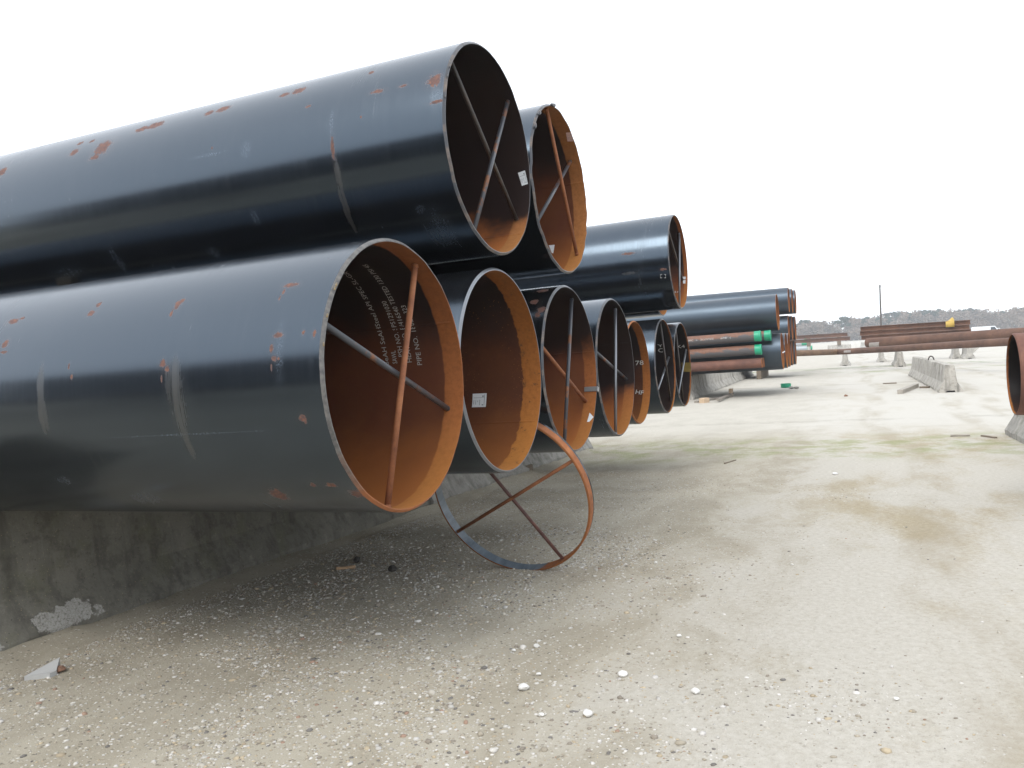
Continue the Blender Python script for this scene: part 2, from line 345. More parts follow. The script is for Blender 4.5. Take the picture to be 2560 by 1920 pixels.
def patch_on(P, quad, mat, name='paper_label', inner=True, n=6, lift=.0015, lab=None, parent=None, uv=((0, 1), (0, 1))):
    """quad: four pixels (tl, tr, br, bl) -> curved sheet on the wall"""
    q = [surf(P, *p, inner)[:2] for p in quad]; r = P.R - P.t - lift if inner else P.R + lift; V, Fc = [], []
    if not inner or True:
        for j in range(n + 1):
            for i in range(n + 1):
                s = uv[0][0] + (uv[0][1] - uv[0][0]) * i / n; t = uv[1][0] + (uv[1][1] - uv[1][0]) * j / n
                x, th = [(1 - t) * ((1 - s) * q[0][k] + s * q[1][k]) + t * ((1 - s) * q[3][k] + s * q[2][k]) for k in (0, 1)]
                V.append((x, r * math.sin(th), r * math.cos(th)))
    for j in range(n):
        for i in range(n): a = j * (n + 1) + i; Fc.append((a, a + 1, a + n + 2, a + n + 1))
    o = mesh_obj(name, V, Fc, mat, parent or P.root, True)
    if not parent: o.location = P.off
    if lab: o['label'] = lab
    return o
def label_sheet(P, quad, mat=M_paper, lab='paper label with fine print', lines=True):
    o = patch_on(P, quad, mat, lab=lab)
    if lines:
        V, Fc = [], []; q = [surf(P, *p, True)[:2] for p in quad]; r = P.R - P.t - .0028; R_ = random.Random(3)
        rects = [(.08, .30, .86, .32), (.70, .16, .80, .26), (.70, .80, .80, .88)] + [(.10 + .14 * k, .45 + R_.uniform(0, .1), .13 + .14 * k, .62 + R_.uniform(0, .3)) for k in range(4)] + [(.85, .1, .88, .9)]
        for (s0, t0, s1, t1) in rects:
            i = len(V)
            for (s, t) in ((s0, t0), (s1, t0), (s1, t1), (s0, t1)):
                x, th = [(1 - t) * ((1 - s) * q[0][k] + s * q[1][k]) + t * ((1 - s) * q[3][k] + s * q[2][k]) for k in (0, 1)]
                V.append((x, r * math.sin(th), r * math.cos(th)))
            Fc.append((i, i + 1, i + 2, i + 3))
        mesh_obj('label_print', V, Fc, M_print, o, False)
    return o
def px_spots(P, lst):
    """(px, py, half width px, half height px) -> spots on the outside, in metres"""
    out = []
    for (px, py, hx, hy) in lst:
        x, th, d = surf(P, px, py); x1, th1, _ = surf(P, px + hx, py); x2, th2, _ = surf(P, px, py + hy)
        out.append((x, th * P.R, max(abs(x1 - x), .004), max(abs(th2 - th) * P.R, .004)))
    return out
def z5(x, y): return 780 + .4339 * x, 580 + .4339 * y
def z4(x, y): return 1240 + .3979 * x, 500 + .3979 * y
def z6(x, y): return 1080 + .3857 * x, 80 + .3857 * y
def z9(x, y): return 1560 + .1929 * x, 780 + .1929 * y
def zc(x, y): return 1340 + .2292 * x, 860 + .2292 * y
def za(x, y): return .5877 * x, 100 + .5877 * y
def zb(x, y): return .452 * x, 600 + .452 * y
def z7(x, y): return 1040 + .2652 * x, 1000 + .2652 * y

LEN = 12.19
CP = {'P1': (-.4802, 3.6606, 1.6202), 'P2': (-.0354, 4.8644, 1.5953), 'P3': (.4479, 5.9738, 1.5622), 'P4': (.9357, 7.2061, 1.5268), 'P5': (1.3735, 8.8385, 1.4262),
      'P6': (1.9953, 10.5107, 1.4392), 'P7': (2.4986, 11.838, 1.4187), 'U1': (-.0313, 4.8459, 2.8894), 'U2': (.4508, 6.0308, 2.8725), 'U3': (2.2598, 10.6522, 2.78)}
_pu4 = uv_of(CP['U3']); CP['U4'] = tuple(P_uv(11.98, 2.56, 2.755))
def shell(C, R=.61):                                       # geometry-only pipe frame, for turning pixels into surface coordinates before the material exists
    P = Pipe(); P.R, P.t, P.C = R, .0159, np.array(C); A = np.array(frame(P.C, AXN)); P.X, P.Y, P.Z = A[:3, 0], A[:3, 1], A[:3, 2]; return P
s1 = shell(CP['P1']); su = shell(CP['U1']); s3 = shell(CP['U3']); s33 = shell(CP['P3'])
sp1 = px_spots(s1, [(*zb(1540, 525), 11, 6), (*zb(1678, 512), 4, 5), (*zb(1738, 520), 4, 8), (*zb(1515, 655), 6, 6), (*zb(1540, 655), 3, 4), (*zb(1500, 600), 4, 10), (*zb(1500, 705), 2, 9),
    (*zb(1610, 250), 15, 5), (*zb(1570, 285), 3, 6), (*zb(1548, 318), 2, 6), (*zb(985, 355), 7, 9), (*zb(1008, 335), 6, 4), (*zb(948, 405), 3, 8), (*zb(900, 685), 6, 9), (*zb(925, 715), 5, 8), (*zb(893, 765), 2, 9), (*zb(505, 405), 7, 6), (*zb(545, 358), 5, 5),
    (*zb(395, 755), 3, 6), (*zb(380, 700), 2, 7), (*zb(75, 450), 10, 6), (*zb(125, 432), 4, 3), (*zb(30, 575), 7, 8), (*zb(20, 620), 9, 3), (*zb(1672, 985), 9, 8), (*zb(1690, 1005), 3, 6), (*zb(1540, 1410), 16, 11), (*zb(1830, 1355), 12, 5), (*zb(1732, 1355), 6, 4), (*zb(1980, 1405), 18, 8)])
st1 = px_spots(s1, [(*zb(960, 790), 17, 60), (*zb(985, 930), 16, 60), (*zb(1025, 1090), 9, 50), (*zb(222, 830), 8, 60), (*zb(235, 960), 11, 45)])
sf1 = px_spots(s1, [(*zb(1545, 620), 9, 70), (*zb(1030, 1075), 200, 1.2), (*zb(800, 1430), 40, 12), (*zb(350, 1330), 18, 10)])
spu = px_spots(su, [(*za(1848, 170), 15, 14), (*za(1860, 262), 16, 4), (*za(1605, 218), 13, 4), (*za(1715, 195), 8, 3), (*za(1270, 215), 13, 6), (*za(1210, 233), 9, 4), (*za(950, 293), 14, 5), (*za(890, 310), 8, 5), (*za(605, 378), 12, 5), (*za(660, 362), 16, 6),
    (*za(438, 457), 15, 15), (*za(402, 500), 10, 5), (*za(315, 478), 8, 6), (*za(340, 440), 5, 3), (*za(392, 430), 5, 3), (*za(10, 560), 8, 10), (*za(1415, 460), 4, 28), (*za(1312, 282), 5, 3), (*za(1535, 328), 2, 3), (*za(902, 460), 2, 3), (*za(1580, 138), 5, 3)])
stu = px_spots(su, [(*za(1440, 580), 8, 40), (*za(1460, 680), 8, 40), (*za(1490, 770), 6, 40)])
sfu = px_spots(su, [(*za(1410, 350), 5, 35), (*za(1858, 235), 16, 16), (*za(1045, 465), 12, 20), (*za(880, 490), 40, 4), (*za(1790, 720), 12, 12), (*za(1880, 810), 30, 40), (*za(500, 940), 14, 35), (*za(290, 990), 50, 15), (*za(1085, 755), 10, 20), (*za(910, 905), 20, 15)])
sp33 = px_spots(s33, [(*z4(290, 570), 12, 3), (*z4(285, 690), 9, 7), (*z4(262, 722), 6, 6), (*z4(240, 640), 8, 5)])
sp3 = px_spots(s3, [(*z4(830, 337), 16, 3), (*z4(1050, 435), 7, 3)]); st3 = px_spots(s3, [(*z4(840, 460), 18, 3)])

def steel_pipe(key, label, outer, inner, rim=M_rim, R=.61, t=.0159, **k):
    P = pipe('steel_pipe', label, 'pipe', CP[key], R, t, LEN, [outer, rim, inner], **k); ALLP[key] = P; return P
GRP = None
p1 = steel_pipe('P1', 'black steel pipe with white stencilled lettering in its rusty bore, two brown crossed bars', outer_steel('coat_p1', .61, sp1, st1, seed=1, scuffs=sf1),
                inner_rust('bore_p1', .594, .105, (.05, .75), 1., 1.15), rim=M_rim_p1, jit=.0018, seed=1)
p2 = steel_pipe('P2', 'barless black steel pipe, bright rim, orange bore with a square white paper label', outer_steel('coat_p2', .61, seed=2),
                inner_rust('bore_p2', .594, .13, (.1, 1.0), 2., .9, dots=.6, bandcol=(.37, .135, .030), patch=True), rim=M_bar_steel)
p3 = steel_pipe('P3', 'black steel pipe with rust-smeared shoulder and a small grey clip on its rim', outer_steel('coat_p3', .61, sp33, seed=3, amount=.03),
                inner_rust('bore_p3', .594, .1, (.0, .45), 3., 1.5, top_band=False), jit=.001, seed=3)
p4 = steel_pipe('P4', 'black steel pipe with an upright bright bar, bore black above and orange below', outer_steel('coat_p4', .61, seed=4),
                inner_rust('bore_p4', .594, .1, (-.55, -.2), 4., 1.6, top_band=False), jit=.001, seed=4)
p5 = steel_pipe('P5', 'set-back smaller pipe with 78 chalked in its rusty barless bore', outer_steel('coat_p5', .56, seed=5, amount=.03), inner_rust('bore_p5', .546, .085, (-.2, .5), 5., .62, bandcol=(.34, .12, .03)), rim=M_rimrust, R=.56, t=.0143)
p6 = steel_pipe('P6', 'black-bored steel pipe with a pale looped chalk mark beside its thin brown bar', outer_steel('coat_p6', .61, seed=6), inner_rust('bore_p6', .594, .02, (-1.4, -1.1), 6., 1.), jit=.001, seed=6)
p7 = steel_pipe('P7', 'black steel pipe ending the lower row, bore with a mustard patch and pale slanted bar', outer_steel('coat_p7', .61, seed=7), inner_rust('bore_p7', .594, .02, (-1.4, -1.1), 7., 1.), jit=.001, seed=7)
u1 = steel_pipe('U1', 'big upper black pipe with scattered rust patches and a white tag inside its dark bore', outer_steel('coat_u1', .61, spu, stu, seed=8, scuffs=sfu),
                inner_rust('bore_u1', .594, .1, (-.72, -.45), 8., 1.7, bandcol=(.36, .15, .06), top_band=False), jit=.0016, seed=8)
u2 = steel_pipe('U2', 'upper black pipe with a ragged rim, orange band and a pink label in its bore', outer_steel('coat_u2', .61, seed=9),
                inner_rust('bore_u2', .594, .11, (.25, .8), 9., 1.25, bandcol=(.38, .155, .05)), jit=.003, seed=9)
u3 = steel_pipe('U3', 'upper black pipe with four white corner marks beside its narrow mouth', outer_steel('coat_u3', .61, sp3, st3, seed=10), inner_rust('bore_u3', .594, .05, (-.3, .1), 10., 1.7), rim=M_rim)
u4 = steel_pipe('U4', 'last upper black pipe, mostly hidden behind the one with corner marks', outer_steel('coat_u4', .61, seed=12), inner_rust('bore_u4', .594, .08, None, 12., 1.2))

stull(p1, z5(597, 180), z5(435, 1560), M_bar_rust, .055, .0145); stull(p1, z5(70, 540), z5(850, 1055), M_bar_mix, .086, .0145)
stull(p3, z4(478, 595), z4(430, 1420), M_bar_mix, .055); stull(p3, z4(293, 925), z4(575, 1280), M_bar_rust, .083)
stull(p4, z4(752, 655), z4(750, 1462), M_bar_steel, .05); stull(p4, z4(645, 985), z4(835, 1135), M_bar_mix, .078)
stull(p6, z9(470, 190), z9(615, 1195), M_bar_dark, .05); stull(p6, z9(615, 550), z9(440, 870), M_bar_steel, .078)
stull(p7, z9(832, 420), z9(703, 990), M_bar_steel, .05); stull(p7, z9(690, 560), z9(768, 1165), M_bar_dark, .078)
stull(u1, z6(505, 420), z6(273, 1245), M_bar_mix, .05); stull(u1, z6(130, 230), z6(565, 1248), M_bar_dark, .078)
stull(u2, z6(743, 505), z6(946, 1465), M_bar_rust, .05); stull(u2, z6(933, 780), z6(703, 1180), M_bar_mix, .078)
stull(u3, z4(1155, 185), z4(1150, 645), M_bar_steel, .045); stull(u3, z4(1100, 320), z4(1178, 515), M_bar_dark, .072)

# stencilled lettering wrapped round the far wall of the first bore
def arc_line(P, txt, a, b, mat, hpx=None, height=.05):
    xa, ta, _ = surf(P, *z5(*a), True); xb, tb, _ = surf(P, *z5(*b), True); x = (xa + xb) / 2
    wrap_text(P, txt, x, ta, tb, mat, True, height)
arc_line(p1, 'SeAH SeAHSteel API SPEC 5L-GR', (447, 765), (200, 225), M_white, height=.041)
arc_line(p1, 'SAWL', (494, 758), (480, 682), M_white, height=.041)
arc_line(p1, 'PSH NO. SPS1291030', (527, 720), (428, 395), M_white, height=.041)
arc_line(p1, 'HEAT NO. E/416540 TESTED 1330 PSI 45', (586, 752), (308, 185), M_white, height=.041)
arc_line(p1, 'PIPE NO.', (636, 768), (606, 600), M_white, height=.041); arc_line(p1, '1802', (598, 580), (585, 500), M_white, height=.041); arc_line(p1, '323', (553, 470), (545, 420), M_white, height=.041)
# longitudinal weld seams in the near bores
def seam(P, th, w_=.009, h_=.0035):
    r = P.R - P.t; V = []
    for x in (-P.L + .01, -.02):
        for (dt, dr) in ((-w_ / r, .001), (-.4 * w_ / r, -h_), (.4 * w_ / r, -h_), (w_ / r, .001)): V.append((x, (r + dr) * math.sin(th + dt), (r + dr) * math.cos(th + dt)))
    add_part(P, 'weld_seam', V, [(i, i + 1, i + 5, i + 4) for i in range(3)], P.wall.data.materials[2])
seam(p1, surf(p1, *z5(690, 532), True)[1]); seam(p2, 2.2); seam(p3, surf(p3, *zc(430, 100), True)[1]); seam(p4, 1.2); seam(u1, 2.4); seam(u2, 1.3); seam(u3, 1.9)
# labels and chalk
label_sheet(p2, [(1182, 984.5), (1217, 983), (1214.5, 1017.5), (1180, 1018.5)], lab='square white paper label with blue-grey print')
label_sheet(u1, [z6(557, 913), z6(603, 897), z6(622, 985), z6(583, 998)], lab='white paper tag with handwriting')
label_sheet(u2, [z6(868, 652), z6(903, 648), z6(916, 708), z6(878, 708)], M_paper_pink, 'pink paper label with dark print')
label_sheet(u2, [z6(757, 1383), z6(795, 1380), z6(786, 1436), z6(776, 1432)], lab='curled white paper scrap', lines=False)
label_sheet(p3, [zc(585, 750), zc(628, 797), zc(582, 850), zc(556, 850)], lab='crumpled white paper scrap', lines=False)
label_sheet(u3, [z4(1170, 482), z4(1192, 482), z4(1190, 525), z4(1176, 525)], lab='small white paper tag', lines=False)
def chalk(P, txt, px, py, h, mat=M_chalk, rot=0., L=None):
    x, th, _ = surf(P, px, py, True); line_text(P, txt, x, th, L or h * .62 * len(txt), h, mat, 'chalk_mark', True, rot)
chalk(p5, '78', *z9(146, 690), .075, L=.1); chalk(p5, 'HF', *z9(140, 1060), .075, rot=-.2, L=.1)
chalk(p6, 'O', *z9(440, 525), .085, L=.10); chalk(p6, 'Y', *z9(436, 455), .06, L=.08); chalk(p7, 'K4', *z9(688, 470), .075, L=.12)
x, th, _ = surf(u3, *z4(1190, 578), True); line_text(u3, '0346', -.30, th, .2, .05, M_chalk, 'chalk_mark', True)
patch_on(p7, [z9(745, 655), z9(866, 655), z9(868, 775), z9(752, 775)], plain('mustard_smear', (.20, .14, .03), .8, 0, .4, 20), 'paint_smear', lab='mustard yellow smear')
# four white corner marks on the outside of the upper pipe
for sx, sy in ((-1, -1), (1, -1), (1, 1), (-1, 1)):
    cx, cy = 1050 + sx * 17, 478 + sy * 12; pts = [(0, 0), (11, 0), (11, 2.6), (3.2, 2.6), (3.2, 9), (0, 9)]; V = []
    for (a, b_) in pts:
        x, th, _ = surf(u3, *z4(cx - sx * a, cy - sy * b_)); r = u3.R + .002; V.append((x, r * math.sin(th), r * math.cos(th)))
    add_part(u3, 'corner_mark', V, [(0, 1, 2, 3), (0, 3, 4, 5)], M_white, False)
# clip on the rim
x, th, _ = surf(p3, *zc(640, 492), True); bm = rough_box(.11, .04, .012, 0, bevel=.003)
cl = bm_obj('rim_clip', bm, M_clip, p3.root); r = p3.R - p3.t - .006
cl.matrix_local = Matrix.Translation(p3.off) @ Matrix.Rotation(-th, 4, 'X') @ Matrix.Translation((-.045, 0, r))
bm = rough_box(.014, .04, .036, 0, bevel=.003); c2 = bm_obj('clip_jaw', bm, M_clip, cl); c2.location = (.053, 0, .012)
# torn lip at the crown of the second upper pipe, melted slag on the first pipes' rims
def burr(P, px_list, mat, size, x0=.0):
    for k, (px, py) in enumerate(px_list):
        y, z = mouth(P, px, py, 0.); th = math.atan2(y, z); r = P.R - .006
        bm = bmesh.new(); bmesh.ops.create_icosphere(bm, subdivisions=2, radius=size); rr = np.random.default_rng(k + 5)
        for v in bm.verts: v.co = v.co * (1 + rr.uniform(-.25, .25)); v.co.x *= .7; v.co.y *= 1.7; v.co.z *= .8
        o = bm_obj('slag_lump', bm, mat, P.root, True)
        o.matrix_local = Matrix.Translation(P.off) @ Matrix.Rotation(-th, 4, 'X') @ Matrix.Translation((x0, 0, r))
burr(u2, [z6(775, 466), z6(785, 462), z6(690, 520), z6(660, 600)], M_rim, .017, .004)
burr(p1, [z5(120, 275), z5(110, 295), z5(75, 470), z5(48, 640)], rust_mat('slag', ((.1, .09, .08), (.26, .2, .12), (.4, .28, .1)), 30, .5), .0055)
burr(u1, [z6(110, 300), z6(125, 240), z6(95, 430)], M_rim, .006)

# ------------------------------------------------------------------ cut-off ring standing on the gravel
RC = np.array([-.0557, 5.6959, .7666]); RA, RE = rad(117.08), rad(-16.5); RR, RW = .605, .078
RN = np.array([math.cos(RE) * math.cos(RA), -math.cos(RE) * math.sin(RA), math.sin(RE)])
low = RC[2] - RW / 2 * abs(RN[2]) - RR * math.sqrt(1 - RN[2]**2); RC[2] += gz(.05, 5.85) - low - .014
b = MB('ring_bore'); X, Y, Z = b.sep(b.obj)[:3]
k = b.step(b.math('ADD', b.math('ADD', Y, b.math('MULTIPLY', Z, .15)), b.math('MULTIPLY', b.noise(b.obj, 9, 4), .25)), .16, .2)
rc = b.ramp(b.noise(b.obj, 30, 4, .7), [(.3, RUST_B), (.6, RUST_O), (.8, (.5, .22, .08))]); stl = b.ramp(b.noise(b.scale(b.obj, (1, 3, 3)), 6, 4), [(.3, (.07, .09, .11)), (.7, (.16, .19, .22))])
M_ringb = b.out(b.mix(k, stl, rc), b.fmix(k, .35, .8), 0., .5)
b = MB('ring_outside'); X, Y, Z = b.sep(b.obj)[:3]; k = b.step(b.math('ADD', X, b.math('MULTIPLY', b.math('SUBTRACT', b.noise(b.obj, 20, 3), .5), .012)), -.062, -.057)
M_ringo = b.out(b.mix(k, (.012, .013, .016), b.ramp(b.noise(b.obj, 9, 5, .7), [(.3, RUST_B), (.55, RUST_O), (.8, (.5, .23, .09))])), b.fmix(k, .25, .8), 0., .5)
def pipe_at(C, n, R, t, L):
    P = Pipe(); P.R, P.t, P.L = R, t, L; P.C = np.array(C) + np.array(n) * L / 2; P.M = frame(P.C, n); A = np.array(P.M); P.X, P.Y, P.Z = A[:3, 0], A[:3, 1], A[:3, 2]; return P
ring = pipe_at(RC, RN, RR, .014, RW)
ring.root = tag(empty('steel_ring', frame(ring.C - ring.X * RW / 2 - ring.Z * RR, RN)), 'rusty cut-off steel ring with crossed bars standing on the gravel under the pipes', 'ring')
ring.off = (RW / 2, 0, RR)
V, Fc, MI = lathe([(-RW, RR, 0), (-.003, RR, 1), (0, RR - .007, 1), (0, RR - .014, 2), (-RW, RR - .014, 1), (-RW, RR, 1)], 128)
add_part(ring, 'ring_band', V, Fc, [M_ringo, M_rimrust, M_ringb], True, MI)
stull(ring, z7(1535, 540), z7(380, 1250), M_bar_rust, .02, .0125)
stull(ring, z7(640, 590), z7(1355, 1460), rust_mat('bar_maroon', ((.06, .03, .028), (.12, .055, .045), (.2, .09, .06)), 8, .6, seed=8), .044, .0125)

# ------------------------------------------------------------------ jersey barriers
PROFILE = [(-.305, 0), (-.305, .075), (-.175, .30), (-.115, .79), (-.10, .81), (.10, .81), (.115, .79), (.175, .30), (.305, .075), (.305, 0), (.13, 0), (.10, .055), (-.10, .055), (-.13, 0)]
def barrier_mesh(L, mat, seed=0, chip=.006, name='concrete_barrier'):
    bm = bmesh.new(); rr = random.Random(seed); N = max(4, int(L / .18)); rings = []
    for i in range(N + 1):
        x = -L / 2 + L * i / N; ring_ = []
        for (y, z) in PROFILE:
            e = chip * (1.6 if z < .1 or z > .78 else .5); ring_.append(bm.verts.new((x + (rr.uniform(-e, e) if 0 < i < N else rr.uniform(0, e) * (1 if i == 0 else -1)), y + rr.uniform(-e, e), z + (rr.uniform(-e, e) if z > .06 else 0))))
        rings.append(ring_)
    n = len(PROFILE)
    for a, c in zip(rings[:-1], rings[1:]):
        for k in range(n): bm.faces.new((a[k], a[(k + 1) % n], c[(k + 1) % n], c[k]))
    bm.faces.new(rings[0][::-1]); bm.faces.new(rings[-1]); bmesh.ops.recalc_face_normals(bm, faces=bm.faces[:])
    bmesh.ops.bevel(bm, geom=[e for e in bm.edges if e.is_manifold and e.calc_face_angle(0) > .5 and min(v.co.z for v in e.verts) > .2], offset=.012, segments=2, affect='EDGES')
    o = bm_obj(name, bm, mat); return o
def place(o, p, X, z=None, tilt=None):
    X = np.array(X, float); o.matrix_world = frame((p[0], p[1], p[2] if z is None else z), X)
M_con = concrete('weathered_concrete', (.36, .345, .315), .3, .5)
M_con_pale = concrete('pale_concrete', (.46, .435, .39), 0., .85, 2.)
M_con_far = concrete('far_concrete', (.5, .48, .44), 0., .3, 3.)
# supports under the near rack: foot line read from the photo
fa, fb = on_ground(20, 1668), on_ground(1030, 1276)
vf = (uv_of(fa)[1] + uv_of(fb)[1]) / 2; V0 = vf + .305
def support_z(u, v): return ground_uv(np.array(u), np.array(v)).item()
def slope_dir(u0, u1, v): a = P_uv(u0, v, support_z(u0, v)); c = P_uv(u1, v, support_z(u1, v)); return c - a
BL = 6.1; us = 1.85
chips = [(-BL/2 + 0, 0, 0, .1, .1, .1)]
q = on_ground(120, 1622); qu = uv_of(q)[0]; cx = qu - (us + BL / 2); q2 = on_ground(15, 1672); cx2 = uv_of(q2)[0] - (us + BL / 2)
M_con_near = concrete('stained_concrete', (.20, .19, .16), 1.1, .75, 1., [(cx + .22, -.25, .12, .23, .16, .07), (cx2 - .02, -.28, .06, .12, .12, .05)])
labs = ['dark stained concrete barrier with a broken pale patch under the lettered pipe', 'shaded concrete barrier carrying the set-back pipe and its black-bored neighbours']
for i in range(2):
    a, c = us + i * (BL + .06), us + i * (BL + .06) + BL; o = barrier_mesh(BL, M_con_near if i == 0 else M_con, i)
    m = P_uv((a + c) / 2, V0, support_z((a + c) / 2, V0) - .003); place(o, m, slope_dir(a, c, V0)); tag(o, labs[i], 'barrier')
for i in range(2):
    a, c = us + i * (BL + .06), us + i * (BL + .06) + BL; o = barrier_mesh(BL, M_con, 5 + i); vv = 11.2
    m = P_uv((a + c) / 2, vv, support_z((a + c) / 2, vv) - .003); place(o, m, slope_dir(a, c, vv)); tag(o, 'concrete barrier under the hidden far half of the black pipes', 'barrier', 'rear supports of the near rack')
# timbers between the two layers
M_tim = plain('grey_timber', (.16, .125, .09), .85, 0, .35, 9)
def timber(name, a, b_, w_, h_, label, cat='timber', group=None, mat=None, seed=0, jit=.003):
    a = np.array(a, float); b_ = np.array(b_, float); o = bm_obj(name, rough_box(np.linalg.norm(b_ - a), w_, h_, jit, seed, 2, .004), mat or M_tim); o.matrix_world = frame((a + b_) / 2, b_ - a); tag(o, label, cat, group); return o
def top_z(u, v, key_u=(3.19, 4.472, 5.682, 7.007, 10.464, 11.883), zz=(2.230, 2.205, 2.172, 2.137, 2.049, 2.029)): return float(np.interp(u, key_u, zz)) - .0149 * (v - 1.9)
def upz(key, v): c = CP[key]; return c[2] - .61 - .01494 * (v - uv_of(c)[1])
for vv in (5.2, 11.0):
    for (ua, ub, ka, kb) in ((4.0, 6.3, 'U1', 'U2'), (10.2, 12.35, 'U3', 'U4')):
        za_, zb_ = upz(ka, vv), upz(kb, vv); ca, cb = uv_of(CP[ka])[0], uv_of(CP[kb])[0]
        f = lambda u: za_ + (zb_ - za_) * (u - ca) / (cb - ca)
        th = f(ca) - top_z(ca, vv); 
        timber('timber_spacer', P_uv(ua, vv, f(ua) - th / 2), P_uv(ub, vv, f(ub) - th / 2), .14, th, 'grey timber spacer between the two layers of black pipes', group='timbers between the pipe layers', jit=.001)

# ------------------------------------------------------------------ second rack: small capped pipes, black pipes, three-high stack
b = MB('mottled_rust_pipe'); X, Y, Z = b.sep(b.obj)[:3]; n1 = b.noise(b.scale(b.obj, (1.2, 3, 3)), 2.2, 6, .65)
up = b.math('ADD', b.math('MULTIPLY', Z, 2.2), b.math('MULTIPLY', n1, 1.6))
M_mott = b.out(b.mix(b.step(up, .78, 1.0), (.075, .07, .072), b.ramp(b.noise(b.obj, 7, 5, .7), [(.3, (.11, .052, .035)), (.7, (.22, .10, .058))])), .6, 0., .45)
M_maroon = rust_mat('maroon_rust', ((.085, .042, .034), (.15, .068, .048), (.21, .10, .066)), 2.5, .75)
M_green = plain('green_plastic', (.01, .30, .16), .35, 0, .12, 8)
def dup_mat_pipe(name, label, C, R, t, L, mats, **k): return pipe(name, label, k.pop('cat', 'pipe'), C, R, t, L, mats, **k)
def cap(P, L=.175, mat=M_green):
    r = P.R; V, Fc, MI = lathe([(-L, r + .003, 0), (-L, r + .009, 0), (-.03, r + .009, 0), (-.01, r + .018, 0), (.02, r + .018, 0), (.03, r + .01, 0), (.03, r + .005, 0), (.035, r * .9, 0), (-.02, r * .86, 0), (-.02, .004, 0)], 40)
    return add_part(P, 'end_cap', V, Fc, mat)
SD = 26.5
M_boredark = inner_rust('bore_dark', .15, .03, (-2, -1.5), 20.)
def level_axis(): return np.array([math.cos(AZ), -math.sin(AZ), 0.012])
LA = level_axis()
def small(px, py, Y, mat, label, capped, R=.165):
    c = at_depth(px, py, Y); P = pipe('line_pipe', label, 'pipe', c, R, .01, 12.0, [mat, M_rimrust, M_boredark], n=LA, segs=40)
    if capped: cap(P)
    return P
# barrier row of the second rack
ba, bb = on_ground(1733, 995), on_ground(1832, 964); vb = (uv_of(ba)[1] + uv_of(bb)[1]) / 2 + .305
ub0 = uv_of(ba)[0] - 1.0; gB = support_z(40, vb)
for i in range(5):
    L_ = 3.66; o = barrier_mesh(L_, M_con_pale, 20 + i, .01); m = P_uv(ub0 + i * (L_ + .05) + L_ / 2, vb, gB - .002); place(o, m, UV)
    tag(o, ['concrete barrier under the green-capped pipes, shaded by them', 'pale concrete barrier meeting the shaded one below the maroon pipe', 'concrete barrier hidden behind the second rack', 'concrete barrier hidden behind the second rack', 'concrete barrier hidden behind the second rack'][i], 'barrier', None if i < 2 else 'hidden supports of the second rack')
BT = gB + .81
rows = [BT + .13 + .16, BT + .13 + .16 + .437, BT + .13 + .16 + .874]
for vv in (0., 6.): timber('timber_spacer', P_uv(27.3, vb + vv, BT + .065 - .012 * vv), P_uv(28.05, vb + vv, BT + .065 - .012 * vv), .14, .13, 'timber bearer between the barrier and the bottom maroon pipe', group='bearers under the maroon pipes', jit=.0005)
def zfix(px, Y, z): c = at_depth(px, 900, Y); c[2] = z; return c
def smallz(px, Y, row, mat, label, capped):
    c = zfix(px, Y, rows[row]); c[2] += .012 * ((uv_of(c)[1] - vb) * -1)
    P = pipe('line_pipe', label, 'pipe', c, .16, .01, 12.0, [mat, M_rimrust, M_boredark], n=LA, segs=40)
    if capped: cap(P)
    return P
q1 = smallz(1905, SD, 0, M_maroon, 'uncapped maroon rust pipe lying directly on the concrete barrier', False)
q1b = smallz(1910, SD + .42, 0, M_maroon, 'second uncapped maroon pipe peeping out behind the bottom one', False)
q2 = smallz(1903, SD, 1, M_mott, 'middle rust-streaked grey pipe with a green end cap', True)
q3 = smallz(1903, SD, 2, M_mott, 'top rust-streaked grey pipe with white lettering and green end cap', True)
q3b = smallz(1928, SD + .40, 2, M_mott, 'green-capped pipe jutting out just behind the lettered grey pipe', True)
x0, th0, _ = surf(q3, 1722, 856); x1, th1, _ = surf(q3, 1796, 850)
xx = x0 - .4; tot_ = x1 - x0 + .25
for w_, f0, f1 in (('ES-5L', 0, .2), ('2IMC', .27, .45), ('m', .52, .56), ('ZCOVTZZ', .64, 1.), ("#98'", 1.18, 1.36), ('(', 1.42, 1.45)):
    line_text(q3, w_, xx + tot_ * f0, -1.62, tot_ * (f1 - f0), .085, M_white)
for row in (0, 1):
    for vv in (vb + .0, vb + 6.):
        zt = rows[row] + .165 + .012 * 0; a = P_uv(uv_of(q1.C)[0] - .25, vv, 0); c = P_uv(uv_of(q1.C)[0] + .55, vv, 0)
        z_ = rows[row] + .16 - .012 * (vv - vb) + .0585; a[2] = c[2] = z_
        timber('timber_spacer', a, c, .1, .117, 'timber batten between the layers of small pipes', group='battens between small pipes', jit=.0005)
